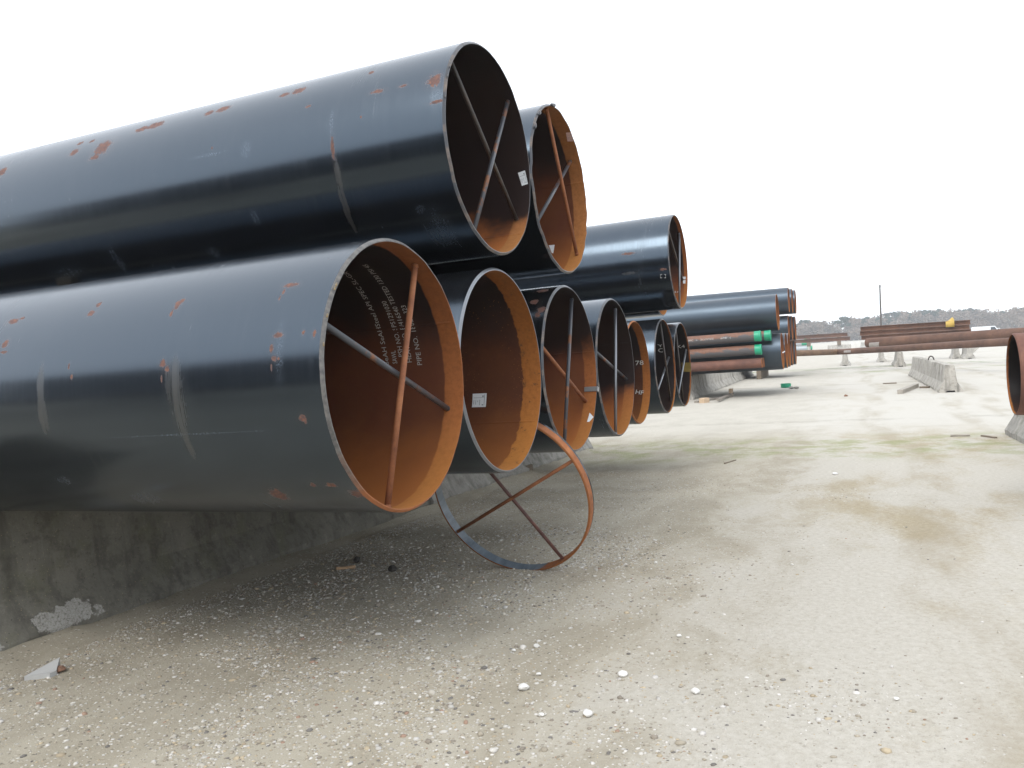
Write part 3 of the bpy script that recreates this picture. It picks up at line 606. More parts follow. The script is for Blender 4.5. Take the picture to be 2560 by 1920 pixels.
# black pipes of the second rack
def coat(seed): return outer_steel('coat_far%d' % seed, .61, seed=seed, amount=.05, rough=.36)
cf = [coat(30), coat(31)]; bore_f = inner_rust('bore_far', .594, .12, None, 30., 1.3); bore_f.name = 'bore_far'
def far_pipe(px, u, zb_, label, k=0, py=880, group=None, rim=M_rimrust):
    c = px_u(px, u, zb_ + .61, py); c[2] += .012 * (vb - uv_of(c)[1]) if u < 36 else 0
    return pipe('steel_pipe', label, 'pipe', c, .61, .0159, LEN, [cf[k], rim, bore_f], n=LA if u < 36 else np.array([math.cos(AZ), -math.sin(AZ), 0.]), segs=64, group=group)
B1 = far_pipe(1957, 28.78, BT, 'black pipe on the barrier right behind the green caps, white scrap at its rim')
B2 = far_pipe(1967, 30.03, BT, 'rust-edged pipe end next behind the one with the white scrap', 1, group=None)
B3 = far_pipe(1974, 31.28, BT, 'third rust-edged pipe end of the second rack’s lower row', 0)
B4 = far_pipe(1945, 28.95, BT + 1.22 + .10, 'black pipe lying above the green-capped pipes, blue-grey sheen on its upper side', 1, 790)
for vv in (vb, vb + 6.):
    a = P_uv(28.2, vv, BT + 1.22 + .05 - .012 * (vv - vb)); c = P_uv(31.8, vv, BT + 1.22 + .05 - .012 * (vv - vb)); timber('timber_spacer', a, c, .14, .1, 'timber spacer under the topmost pipe of the second rack', group='spacers of the second rack', jit=.0005)
x, th, _ = surf(B1, 1959, 880); 
wp = patch_on(B1, [(1955.5, 881), (1962, 877), (1963, 879), (1956.5, 883)], M_paper, 'paper_scrap', inner=False, n=2, lift=.004)
# three-high stack
zC = support_z(43, 0); C0 = .44
for r_, (zz, labr) in enumerate(((.42, 'bottom'), (1.68, 'middle'), (3.04, 'top'))):
    for k_, (uu, px) in enumerate(((42.1, 1973), (43.4, 1981.5), (44.7, 1989.5))):
        far_pipe(px, uu, zz, '%s black pipe in the %s layer of the three-high stack' % (('rust-rimmed front', 'sandwiched middle', 'rearmost')[k_], labr), k_ % 2, 880 if r_ == 0 else (830 if r_ == 1 else 760))
vC = uv_of(px_u(1981, 43.4, 0))[1]
for vv in (vC + 1.5, vC + 8.5):
    for (z0, z1) in ((zC, .42), (1.64, 1.68), (2.90, 3.04)):
        timber('timber_bearer', P_uv(41.4, vv, (z0 + z1) / 2), P_uv(45.4, vv, (z0 + z1) / 2), .2, z1 - z0, 'timber bearer inside the three-high pipe stack', group='bearers of the three-high stack', jit=.0005)

# ------------------------------------------------------------------ rusty pipe at the right edge, on its own barrier row
qf = on_ground(2512, 1086); uR, vR = uv_of(qf); 
for i in range(2):
    L_ = 3.66; uc = uR - .02 - L_ / 2 - i * (L_ + .05); vc = vR - .305
    o = barrier_mesh(L_, M_con, 40 + i); place(o, P_uv(uc, vc, support_z(uc, vc) - .003), slope_dir(uc - 1, uc + 1, vc)); tag(o, 'concrete barrier carrying the lone maroon pipe with the dark mouth' if i == 0 else 'second concrete barrier in line with the one carrying the lone maroon pipe', 'barrier')
zb_ = support_z(9.2, vR) + .81
pb = on_plane(2537, 1037.6, zb_)
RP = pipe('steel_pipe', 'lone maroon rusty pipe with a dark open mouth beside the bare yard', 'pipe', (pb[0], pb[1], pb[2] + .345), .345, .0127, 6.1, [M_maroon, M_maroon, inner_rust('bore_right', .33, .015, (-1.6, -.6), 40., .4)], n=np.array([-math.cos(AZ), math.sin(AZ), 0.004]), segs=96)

# ------------------------------------------------------------------ free-standing barriers on the yard
nf, ff = on_ground(2377, 981), on_ground(2290, 938)
un, vn = uv_of(nf); uf, vff = uv_of(ff); vm = (vn + vff) / 2; tot = uf - un
for i in range(2):
    L_ = tot / 2 - .06; uc = un + (i + .5) * tot / 2; o = barrier_mesh(L_, M_con_pale, 50 + i, .012)
    d = UV * tot + VV * (vff - vn); m = np.array(nf) + (np.array(ff) - np.array(nf)) * ((i + .5) / 2); place(o, m, np.array(ff) - np.array(nf), gz(m[0], m[1]) - .003)
    tag(o, ['streaked concrete barrier alone on the yard, dark notch under its end', 'concrete barrier in line behind the notched one on the open yard'][i], 'barrier')
m = np.array(nf) + (np.array(ff) - np.array(nf)) * .52; 
lp = []
for t in np.linspace(0, math.pi, 9): lp.append((0, .09 * math.cos(t), .81 - .02 + .16 * math.sin(t)))
V, Fc = [], []
for a, c in zip(lp[:-1], lp[1:]):
    v_, f_ = bar_geo(a, c, .022, 8); i = len(V); V += v_; Fc += [tuple(k + i for k in f) for f in f_]
mm = np.array(nf) + (np.array(ff) - np.array(nf)) * .44; lo = mesh_obj('lifting_loop', V, Fc, M_bar_dark); place(lo, mm, np.array(ff) - np.array(nf), gz(mm[0], mm[1])); tag(lo, 'dark steel lifting loop on top of the notched barrier', 'lifting loop')

# ------------------------------------------------------------------ third rack: long rusty pipes on barriers
M_tan = rust_mat('tan_rust', ((.10, .062, .04), (.165, .10, .06), (.23, .145, .085)), 1.6, .8, seed=4)
M_red = rust_mat('red_rust', ((.075, .04, .028), (.125, .064, .042), (.19, .10, .062)), 1.2, .8, seed=6)
g3 = support_z(52, 0)
b1 = on_ground(2113, 914.5); b2 = on_ground(2250, 917); u3a = uv_of(b1)[0]; u3b = uv_of(b2)[0]
def lowbar(px, py, Lr, mat, label, seed, back=0., s=1.0):
    p = on_ground(px, py); u, v = uv_of(p); o = barrier_mesh(Lr, mat, seed, .012); place(o, P_uv(u + Lr / 2, v, support_z(u, v) - .003), UV); tag(o, label, 'barrier'); return u, v
lu, lv = lowbar(2113, 914.5, 3.66, M_con_far, 'pale concrete barrier end-on under the tan pipe', 60)
l2 = lowbar(2252, 917, 3.66, M_con_pale, 'grey concrete barrier end-on below the long red-brown pipe', 61)
l3 = lowbar(2425, 897, 2.4, M_con_far, 'clean pale concrete barrier under the red-brown pipes near the dark mouth', 62)
Z3 = g3 + .81
def span_pipe(A, B, R, mat, label, ext=0.):
    A = np.array(A); B = np.array(B); d = (A - B) / np.linalg.norm(A - B); B = B - d * ext
    return pipe('steel_pipe', label, 'pipe', A, R, .01, float(np.linalg.norm(A - B)), [mat, M_rimrust, M_boredark], n=d, segs=32)
r1 = span_pipe(at_depth(2094, 880, 48), at_depth(2480, 857, 33.5), .165, M_red, 'long thin red-brown pipe resting on the pale barrier ends', 3.)
r0 = span_pipe(at_depth(2125, 878.6, 48.6), at_depth(1975, 884, 45.5), .17, M_tan, 'thin tan pipe running in behind the three-high stack', 6.)
r2 = span_pipe(at_depth(2168, 857.5, 47.5), at_depth(2530, 834, 41), .27, M_red, 'thick red-brown pipe with a pale mark at its end, above the long thin pipe', 6.)
x, th, _ = surf(r2, 2180, 862)
patch_on(r2, [(2173, 857), (2198, 855), (2198, 866), (2173, 867)], plain('pale_mark', (.42, .38, .36), .8, 0, .5, 4), 'paint_mark', inner=False, n=3, lift=.004)
patch_on(r1, [(2110, 876.5), (2127, 875.5), (2127, 881), (2110, 882)], plain('pale_mark2', (.42, .38, .36), .8, 0, .5, 4), 'paint_mark', inner=False, n=3, lift=.004)
# H-beams
M_beam = rust_mat('beam_rust', ((.08, .04, .026), (.14, .066, .04), (.2, .10, .06)), 1.5, .85, seed=9)
def h_beam(C, L, hgt, wid, label, group=None, n=None):
    tf = .03 * hgt / .3; tw = .025; pr = [(-wid / 2, 0), (wid / 2, 0), (wid / 2, tf), (tw / 2, tf + .02), (tw / 2, hgt - tf - .02), (wid / 2, hgt - tf), (wid / 2, hgt), (-wid / 2, hgt), (-wid / 2, hgt - tf), (-tw / 2, hgt - tf - .02), (-tw / 2, tf + .02), (-wid / 2, tf)]
    V = [(0, y, z) for y, z in pr] + [(L, y, z) for y, z in pr]; k = len(pr); Fc = [(i, (i + 1) % k, k + (i + 1) % k, k + i) for i in range(k)]
    Fc += [(0, 1, 2, 11), (11, 2, 3, 10), (10, 3, 4, 9), (9, 4, 5, 8), (8, 5, 6, 7)]; Fc += [tuple(k + i for i in f[::-1]) for f in Fc[k:k + 5]]
    o = mesh_obj('steel_beam', V, Fc, M_beam, None, False); o.matrix_world = frame(C, n if n is not None else np.array([math.cos(AZ), -math.sin(AZ), 0.])); tag(o, label, 'beam', group); return o
uH = 60.; zt = [1.42, 1.72, 2.02]
cl_ = [px_u(2150 + d, uH, 0, 835) for d in (2, 0, 1)]
for i, z_ in enumerate(zt):
    for k_ in range(2):
        c = px_u(2150 + (3, 0, 2)[i], uH + k_ * .32, z_, 835); h_beam(c, 6.5, .29, .3, 'rusty steel beam in the stack behind the thick red-brown pipe', 'beams stacked behind the red-brown pipes')
vH = uv_of(cl_[0])[1]
for vv in (vH - 1.2, vH - 5.6):
    o = barrier_mesh(1.5, M_con_far, 70); place(o, P_uv(uH + .2, vv, g3), UV); tag(o, 'concrete barrier under the stack of rusty beams', 'barrier', 'supports of the beam stack')
    for (z0, z1) in ((g3 + .81, 1.42), (1.71, 1.72), (2.01, 2.02)):
        timber('timber_bearer', P_uv(uH - .3, vv, (z0 + z1) / 2), P_uv(uH + .7, vv, (z0 + z1) / 2), .25, z1 - z0, 'timber bearer inside the rusty beam stack', group='bearers of the beam stack', jit=.0002)
# crumpled yellow sheet over the beams
b = MB('yellow_sheet'); M_yel = b.out(b.mix(b.noise(b.obj, 4, 3), (.42, .27, .04), (.55, .37, .08)), .6)
yc = px_u(2374, uH - .05, zt[2] + .29, 800); bm = bmesh.new(); bmesh.ops.create_grid(bm, x_segments=18, y_segments=10, size=.5)
for v in bm.verts:
    x, y = v.co.x, v.co.y; t = (x + .5); hh = .33 * max(0, t)**2.0 * (1 - abs(y) * 1.3) * (1 if x < .42 else .5); v.co = Vector((x * .5, y * .7, max(.012, hh + .05 * math.sin(9 * x + 7 * y) * t)))
    if y < -.38: v.co.z = .004 - (abs(y) - .38) * 3.2; v.co.y = -.36
o = bm_obj('tarpaulin', bm, M_yel, None, True); o.matrix_world = frame(yc + UV * .18, (math.cos(AZ), -math.sin(AZ), 0)); tag(o, 'crumpled yellow sheet peaked on top of the rusty beam stack', 'tarpaulin')
o.modifiers.new('thick', 'SOLIDIFY').thickness = .01
# far beam stack at left of it
u4 = 120.; zb4 = support_z(u4, 0) + .81
for i in range(2):
    c = px_u(2119 + 6 * (1 - i) , u4 + .1, zb4 + .55 + i * .56, 845); h_beam(c, 16., .5, .45, 'long rusty beam in the far low stack beyond the tan pipe', 'beams of the far low stack', n=np.array([-math.cos(AZ), math.sin(AZ), 0.]))
v4 = uv_of(px_u(2119, u4, 0, 845))[1]
for k_, dv in enumerate((1.1, 5., 9.)):
    o = barrier_mesh(3., M_con_far, 80 + k_); m = P_uv(u4 + .2, v4 + dv, support_z(u4, 0)); place(o, m, VV if k_ != 1 else UV); tag(o, 'pale concrete barrier below the far low stack of beams', 'barrier', 'supports of the far low stack')
    for (z0, z1) in ((zb4, zb4 + .55), (zb4 + 1.05, zb4 + 1.11)):
        timber('timber_bearer', P_uv(u4 - .2, v4 + dv, (z0 + z1) / 2), P_uv(u4 + .5, v4 + dv, (z0 + z1) / 2), .5, z1 - z0, 'timber bearer in the far low stack of beams', group='bearers of the far low stack', jit=.0002)
# far barriers in line
for k_ in range(2):
    p = on_ground(2162, 869.5); u_, v_ = uv_of(p); o = barrier_mesh(6.1, M_con_far, 90 + k_); place(o, P_uv(u_ + 3.1 + k_ * 6.2, v_, support_z(u_, v_)), UV + VV * .1); tag(o, 'whitish concrete barrier slanting away between the two beam stacks', 'barrier', 'slanting barriers between the beam stacks')
# far green-capped pipes
M_greyp = plain('pale_pipe', (.42, .46, .5), .5)
ug = 128.; pg = px_u(2022, ug, 0, 860); vg = uv_of(pg)[1]; gg = support_z(ug, 0)
for r_ in range(3):
    for k_ in range(2):
        cpx = (2030, 2017, 2024)[r_] - 4 * k_
        P = pipe('line_pipe', 'pipe with a green end cap in the far pile beyond the tan pipe', 'pipe', px_u(cpx, ug + k_ * .75, gg + .2 + .34 + r_ * .74, 865), .34, .02, 12., [M_greyp, M_rimrust, M_boredark], n=np.array([math.cos(AZ), -math.sin(AZ), 0.]), segs=20, group='green-capped pipes in the far pile'); cap(P, .7)
for dv in (2., 9.):
    for r_ in range(3):
        z0, z1 = (gg, gg + .2) if r_ == 0 else (gg + .2 + .68 + (r_ - 1) * .74, gg + .2 + .74 * r_); timber('timber_bearer', P_uv(ug - .5, vg + dv, (z0 + z1) / 2), P_uv(ug + 1.3, vg + dv, (z0 + z1) / 2), .2, z1 - z0, 'timber under the far pile of green-capped pipes', group='timbers of the far green-capped pile', jit=.0002)

# ------------------------------------------------------------------ pole and far vehicles
pp = px_u(2204, 120, 0, 860); zg = gz(pp[0], pp[1]); pt = at_depth(2199.5, 712, pp[1])
V, Fc = [], []
for k_ in range(2):
    pass
a = np.array([pp[0], pp[1], zg - .3]); V, Fc = [], []
for k_, t in enumerate(np.linspace(0, 1, 9)):
    c = a + (np.array([pt[0], pt[1], pt[2]]) - a) * t; r = .15 - .06 * t
    V += [tuple(c + np.array([r * math.cos(q), r * math.sin(q), 0])) for q in np.linspace(0, 2 * math.pi, 12, endpoint=False)]
for k_ in range(8): Fc += [(k_ * 12 + i, k_ * 12 + (i + 1) % 12, k_ * 12 + 12 + (i + 1) % 12, k_ * 12 + 12 + i) for i in range(12)]
Fc.append(tuple(range(96, 108)))
root = empty('utility_pole', Matrix.Translation(a)); tag(root, 'slender dark wooden pole rising behind the beam stacks', 'pole')
o = mesh_obj('pole_shaft', [tuple(np.array(v) - a) for v in V], Fc, plain('pole_wood', (.07, .06, .055), .8), root)
V, Fc = bar_geo(np.array(pt) - a - np.array([0, 0, .35]), np.array(pt) - a + np.array([0, 0, .02]), .115, 12); mesh_obj('pole_cap', V, Fc, plain('pole_cap', (.1, .1, .1), .5), root)
M_wp = plain('white_vehicle_paint', (.72, .74, .76), .3, 0, .03); M_glass = plain('vehicle_glass', (.02, .03, .04), .1); M_tyre = plain('tyre', (.02, .02, .02), .8)
def pickup(px, u, ang, label, van=False):
    p = px_u(px, u, 0, 830); z = gz(p[0], p[1]); root = empty('parked_van' if van else 'parked_pickup', Matrix.Translation((p[0], p[1], z)) @ Matrix.Rotation(ang, 4, 'Z')); tag(root, label, 'van' if van else 'pickup')
    prof = [(-2.6, .45), (-2.65, .8), (-2.6, 1.1), (-.5, 1.15), (-.35, 1.75), (.75, 1.8), (1.35, 1.2), (2.5, 1.05), (2.65, .75), (2.6, .45)] if not van else [(-2.6, .45), (-2.6, 2.1), (-2.4, 2.3), (1.2, 2.3), (1.9, 1.4), (2.6, 1.2), (2.65, .45)]
    n_ = len(prof); V = [(x, -.9, z_) for x, z_ in prof] + [(x, .9, z_) for x, z_ in prof]; Fc = [(i, (i + 1) % n_, n_ + (i + 1) % n_, n_ + i) for i in range(n_)] + [tuple(range(n_ - 1, -1, -1)), tuple(range(n_, 2 * n_))]
    mesh_obj('body', V, Fc, M_wp, root, False)
    for sy in (-1, 1):
        w_ = [(-.25, 1.22), (-.2, 1.65), (.65, 1.68), (1.1, 1.22)] if not van else [(.4, 1.5), (.4, 2.1), (1.15, 2.1), (1.55, 1.5)]
        mesh_obj('side_window', [(x, sy * .915, z_) for x, z_ in w_], [(0, 1, 2, 3)], M_glass, root, False)
        for x in (-1.6, 1.6):
            V, Fc = bar_geo((x, sy * .72, .36), (x, sy * .93, .36), .36, 20); mesh_obj('wheel', V, Fc, M_tyre, root)
    ws = [(.80, 1.77), (1.32, 1.24)] if not van else [(1.25, 2.2), (1.88, 1.45)]
    mesh_obj('windscreen', [(ws[0][0] + .02, -.75, ws[0][1]), (ws[1][0] + .03, -.8, ws[1][1]), (ws[1][0] + .03, .8, ws[1][1]), (ws[0][0] + .02, .75, ws[0][1])], [(0, 1, 2, 3)], M_glass, root, False)
pickup(2448, 205, .6, 'white pickup parked far off just past the end of the beam stack')
pickup(2467, 190, -.15, 'white van parked far off behind the red-brown pipe', True)
pickup(2484, 215, .3, 'second white pickup parked beyond the white van')

# ------------------------------------------------------------------ ground
us_ = sorted(set([-400, -150, -60, -30, -20, -15] + list(np.arange(-12, 14, 1.0)) + list(np.arange(13, 30, 1.)) + [32, 36, 40, 45, 50, 60, 80, 110, 160, 250, 400, 700, 1200, 2500]))
vs_ = sorted(set([-2500, -1200, -700, -400, -200, -100, -60, -30, -15, -8, -4, -2, 0, 1.9, 4, 7, 11, 15, 20, 40, 80, 200, 400, 700, 1200, 2500]))
V = [P_uv(u, v, ground_uv(np.array(float(u)), np.array(float(v))).item()) for u in us_ for v in vs_]; n_ = len(vs_)
Fc = [(i * n_ + j, (i + 1) * n_ + j, (i + 1) * n_ + j + 1, i * n_ + j + 1) for i in range(len(us_) - 1) for j in range(n_ - 1)]
b = MB('yard_ground'); X, Y, Z = b.sep(b.obj)[:3]
U = b.math('ADD', b.math('MULTIPLY', X, float(UV[0])), b.math('MULTIPLY', Y, float(UV[1]))); Vv = b.math('ADD', b.math('MULTIPLY', X, float(VV[0])), b.math('MULTIPLY', Y, float(VV[1])))
uvv = b.comb(U, Vv, 0)
big = b.noise(b.scale(uvv, (.2, .5, 1)), 1., 5, .62, .8); mid = b.noise(b.scale(uvv, (.8, 1.5, 1)), 1.1, 5, .65, .4); fin = b.noise(uvv, 26, 5, .7); sand = b.noise(uvv, 170, 3, .6)
grav = b.step(b.math('ADD', Vv, b.math('MULTIPLY', b.math('SUBTRACT', mid, .5), 3.2)), .15, 1.6)         # stony strip along the rack
pale = b.mix(b.step(fin, .3, .7), (.40, .372, .318), (.48, .455, .402)); damp = b.mix(b.step(fin, .3, .7), (.29, .245, .165), (.385, .335, .24))
c = b.mix(b.step(b.math('ADD', big, b.math('MULTIPLY', b.math('SUBTRACT', mid, .5), .6)), .48, .78), pale, damp)
gcol = b.mix(b.step(mid, .4, .65), (.385, .348, .272), (.30, .266, .20)); c = b.mix(b.math('MULTIPLY', grav, .85), c, gcol)
c = b.mix(b.math('MULTIPLY', b.step(sand, .55, .75), .3), c, (.62, .60, .56)); c = b.mix(b.math('MULTIPLY', b.step(sand, .45, .28), .35), c, (.16, .14, .11))
# worn pale lane farther off
lane = b.math('MULTIPLY', b.step(U, 14, 18), .55); c = b.mix(lane, c, (.50, .484, .445))
# tyre tracks running along the lane
wv = b.math('ADD', Vv, b.math('MULTIPLY', b.math('SUBTRACT', b.noise(b.comb(b.math('MULTIPLY', U, .12), 3.3, 0), 1., 2), .5), 1.6)); trk = None
for t0 in (-.55, -2.3, -3.1, -4.9):
    q_ = b.step(b.math('ABSOLUTE', b.math('SUBTRACT', wv, t0)), .30, .10); trk = q_ if trk is None else b.math('MAXIMUM', trk, q_)
trk = b.math('MULTIPLY', trk, b.step(b.noise(b.scale(uvv, (.35, 1.2, 1)), 1.2, 5, .7), .38, .62)); c = b.mix(b.math('MULTIPLY', trk, .38), c, (.265, .222, .15))
dirtm = b.math('MULTIPLY', b.step(b.noise(b.scale(uvv, (.5, .2, 1)), 1.3, 6, .7), .56, .70), .25); c = b.mix(dirtm, c, (.22, .19, .14))
# moss and grass stains: one strip across the yard, one at the foot of the third rack
def strip(u0, w_, am, sc):
    d = b.math('ABSOLUTE', b.math('SUBTRACT', U, u0)); return b.math('MULTIPLY', b.math('MULTIPLY', b.step(d, w_, w_ * .3), b.step(b.noise(uvv, sc, 5, .7), .44, .62)), am)
c = b.mix(strip(13.6, 2.4, .6, 1.3), c, (.21, .235, .08)); c = b.mix(strip(51.5, 2.2, .85, .5), c, (.13, .18, .06)); c = b.mix(strip(44.5, 1.8, .6, .35), c, (.2, .23, .1)); c = b.mix(strip(33.5, .5, .4, .8), c, (.25, .22, .17)); c = b.mix(strip(18.6, .35, .35, 1.2), c, (.22, .2, .16))
pv = b.node('ShaderNodeTexVoronoi', {'Scale': 55., 'Randomness': 1.}); b.put(pv.inputs['Vector'], uvv)
pebm = b.math('MULTIPLY', b.step(pv.outputs['Distance'], .42, .30), b.math('MULTIPLY', b.step(b.sep(pv.outputs['Color'])[0], .62, .66), b.math('ADD', .25, b.math('MULTIPLY', grav, .75))))
c = b.mix(b.math('MULTIPLY', pebm, .8), c, b.ramp(b.sep(pv.outputs['Color'])[1], [(0, (.12, .105, .085)), (.35, (.32, .28, .21)), (.7, (.48, .43, .35)), (1, (.68, .66, .62))]))
b.bump(b.math('ADD', b.math('ADD', b.math('MULTIPLY', fin, 1.), b.math('MULTIPLY', sand, .35)), b.math('ADD', b.math('MULTIPLY', pebm, .7), b.math('MULTIPLY', mid, 1.2))), .55, .012)
M_ground = b.out(c, .95, 0., .2)
g = mesh_obj('ground', V, Fc, M_ground, None, True); g['kind'] = 'structure'

# gravel: real pebbles near the camera
ico = bmesh.new(); bmesh.ops.create_icosphere(ico, subdivisions=1, radius=1); iv = np.array([v.co[:] for v in ico.verts]); ifc = np.array([[v.index for v in f.verts] for f in ico.faces]); ico.free()
ic0 = bmesh.new(); bmesh.ops.create_icosphere(ic0, subdivisions=0, radius=1) if False else bmesh.ops.create_icosphere(ic0, subdivisions=1, radius=1); ic0.free()
t = (1 + 5**.5) / 2; iv0 = np.array([(-1, t, 0), (1, t, 0), (-1, -t, 0), (1, -t, 0), (0, -1, t), (0, 1, t), (0, -1, -t), (0, 1, -t), (t, 0, -1), (t, 0, 1), (-t, 0, -1), (-t, 0, 1)], float) / math.hypot(1, t)
if0 = np.array([(0, 11, 5), (0, 5, 1), (0, 1, 7), (0, 7, 10), (0, 10, 11), (1, 5, 9), (5, 11, 4), (11, 10, 2), (10, 7, 6), (7, 1, 8), (3, 9, 4), (3, 4, 2), (3, 2, 6), (3, 6, 8), (3, 8, 9), (4, 9, 5), (2, 4, 11), (6, 2, 10), (8, 6, 7), (9, 8, 1)])
def vnoise(x, y, s, seed):
    r = np.random.default_rng(seed); T = r.random((64, 64)); x = x * s % 64; y = y * s % 64; i = x.astype(int) % 64; j = y.astype(int) % 64; fx = x % 1; fy = y % 1; fx = fx * fx * (3 - 2 * fx); fy = fy * fy * (3 - 2 * fy)
    return (T[i, j] * (1 - fx) + T[(i + 1) % 64, j] * fx) * (1 - fy) + (T[i, (j + 1) % 64] * (1 - fx) + T[(i + 1) % 64, (j + 1) % 64] * fx) * fy
def pebbles(name, N, umin, umax, vmin, vmax, smin, smax, dens, label, mat, near=2.0):
    u = RNG.uniform(umin, umax, N * 6); v = RNG.uniform(vmin, vmax, N * 6); keep = RNG.random(N * 6) < dens(u, v); u, v = u[keep][:N], v[keep][:N]; n = len(u)
    p = np.outer(u, UV) + np.outer(v, VV); p[:, 2] = ground_uv(u, v)
    s = smin * (smax / smin) ** (RNG.random(n) ** 2.6); sc = np.stack([s * RNG.uniform(.8, 1.35, n), s * RNG.uniform(.65, 1.1, n), s * RNG.uniform(.35, .7, n)], 1)
    a = RNG.uniform(0, 2 * math.pi, n); ca, sa = np.cos(a), np.sin(a)
    W = iv0[None] * (1 + RNG.uniform(-.22, .22, (n, 12, 1))) * sc[:, None, :]; Q = np.stack([W[..., 0] * ca[:, None] - W[..., 1] * sa[:, None], W[..., 0] * sa[:, None] + W[..., 1] * ca[:, None], W[..., 2]], -1) + p[:, None]
    Q[..., 2] += (sc[:, 2] * RNG.uniform(-.35, .3, n))[:, None]
    me = bpy.data.meshes.new(name); me.vertices.add(n * 12); me.vertices.foreach_set('co', Q.reshape(-1)); idx = (if0[None] + (np.arange(n) * 12)[:, None, None]).reshape(-1)
    me.loops.add(len(idx)); me.loops.foreach_set('vertex_index', idx.astype(np.int32)); me.polygons.add(n * 20); me.polygons.foreach_set('loop_start', np.arange(0, n * 60, 3, dtype=np.int32)); me.update(calc_edges=True)
    pal = np.array([(.62, .60, .56), (.50, .47, .41), (.38, .34, .27), (.48, .40, .28), (.26, .23, .19), (.16, .155, .15), (.70, .68, .65), (.34, .22, .16)]); w_ = np.array([.23, .2, .17, .13, .10, .06, .10, .02])
    colr = pal[RNG.choice(len(pal), n, p=w_ / w_.sum())] * RNG.uniform(.8, 1.15, (n, 1)); col4 = np.concatenate([np.repeat(colr, 12, 0), np.ones((n * 12, 1))], 1)
    ca_ = me.color_attributes.new('tone', 'FLOAT_COLOR', 'POINT'); ca_.data.foreach_set('color', col4.reshape(-1).astype(np.float32))
    me.materials.append(mat); me.polygons.foreach_set('use_smooth', [True] * (n * 20)); o = bpy.data.objects.new(name, me); COL.objects.link(o); tag(o, label, 'gravel', kind='stuff'); return o
b = MB('pebble'); at_ = b.node('ShaderNodeAttribute', attribute_name='tone'); M_peb = b.out(b.mix(b.math('MULTIPLY', b.noise(b.obj, 90, 3), .5), at_.outputs['Color'], (.2, .17, .13)), .85, 0., .3)
def dens(u, v):
    k = 1 / (1 + np.exp(-(v - .95 + (vnoise(u, v, .9, 3) - .5) * 1.9) / .28)); cl = .4 * (v > V0 - .75) * (v < V0) + .22 + .75 * (vnoise(u + 9, v, 1.7, 5) > .45) * vnoise(u, v + 5, 3.1, 6)
    return np.clip(k * .985 + .015, 0, 1) * cl * np.where(u > 6, np.exp(-(u - 6) / 2.5), 1.)
pebbles('gravel', 56000, .9, 11, -2.2, 4.2, .0034, .0105, dens, 'fine mixed pebbles scattered along the foot of the pipe rack', M_peb)
pebbles('coarse_gravel', 1900, .9, 7, -.2, 4.0, .0105, .019, dens, 'coarser pale pebbles among the fine gravel', M_peb)

# fines and grit drifted against the foot of the near barrier
nu = 240; uu = np.linspace(1.4, 13.8, nu); V, Fc = [], []
for i, u in enumerate(uu):
    k = vnoise(np.array([u]), np.array([1.]), 1.3, 21)[0]; k2 = vnoise(np.array([u]), np.array([4.]), 7., 22)[0]; wd = .10 + .22 * k + .06 * k2; hg = .012 + .055 * k * (.6 + .6 * k2)
    for t, zf in ((0., 1.), (.25, .82), (.55, .4), (.8, .12), (1., -.12)): v = V0 - .30 - wd * t; V.append(P_uv(u, v, support_z(u, v) + hg * zf + .004 * (vnoise(np.array([u]), np.array([t * 9.]), 23., 23)[0] - .5)))
for i in range(nu - 1):
    for j in range(4): Fc.append((i * 5 + j, i * 5 + j + 1, i * 5 + j + 6, i * 5 + j + 5))
o = mesh_obj('dirt_drift', V, Fc, M_ground); o['kind'] = 'structure'
# individual stones and scraps
M_stone = plain('pale_stone', (.66, .65, .62), .85, 0, .12, 25); M_shard = plain('grey_shard', (.42, .42, .41), .7, 0, .1, 20); M_brown = plain('brown_lump', (.20, .11, .07), .9, 0, .3, 30)
def stone(px, py, wpx, label, mat=M_stone, seed=0, flat=.6, group='loose pale stones on the bare ground', name='stone', cat='stone', asp=1.):
    p = on_ground(px, py); s = wpx / F * p[1] / 2; bm = bmesh.new(); bmesh.ops.create_icosphere(bm, subdivisions=2, radius=1); rr = np.random.default_rng(seed); dirs = rr.normal(size=(9, 3)); dirs /= np.linalg.norm(dirs, axis=1)[:, None]; hh = rr.uniform(.6, .92, 9)
    for v in bm.verts:
        q = np.array(v.co)
        for d, h in zip(dirs, hh):
            e = q @ d - h
            if e > 0: q = q - d * e
        v.co = Vector((q[0] * s, q[1] * s * asp, (q[2]) * s * flat))
    o = bm_obj(name, bm, mat); lowz = min(v.co.z for v in o.data.vertices); o.location = (p[0], p[1], p[2] - lowz - .12 * s * flat); o.rotation_euler[2] = rr.uniform(0, 3)
    tag(o, label, cat, group); return o
for k_, (px, py, wpx) in enumerate([(1310, 1725, 30), (1468, 1790, 30), (1738, 1733, 24), (1347, 1688, 14), (1354, 1790, 17), (1342, 1618, 18), (1285, 1628, 12), (1640, 1408, 10), (2242, 1750, 16), (1557, 1690, 26), (1698, 1592, 14), (1768, 1602, 8), (1980, 1413, 8)]):
    stone(px, py, wpx, 'loose pale stone lying on the bare ground', seed=k_)
stone(2087, 1186, 16, 'bright white scrap lying alone on the smooth yard', plain('white_scrap', (.8, .8, .8), .5), 30, .35, None, 'litter_scrap', 'litter')
sh = on_ground(118, 1690); bm = bmesh.new(); s = 1 / F * sh[1]
pts = [(-42, -16), (16, -10), (22, 2), (2, 36)]; top = [bm.verts.new((x * s, y * s * 1.6, .05 if i in (3,) else .02)) for i, (x, y) in enumerate(pts)]; bot = [bm.verts.new((x * s * 1.02, y * s * 1.6, -.012)) for x, y in pts]
bm.faces.new(top); bm.faces.new(bot[::-1])
for i in range(4): bm.faces.new((top[i], bot[i], bot[(i + 1) % 4], top[(i + 1) % 4]))
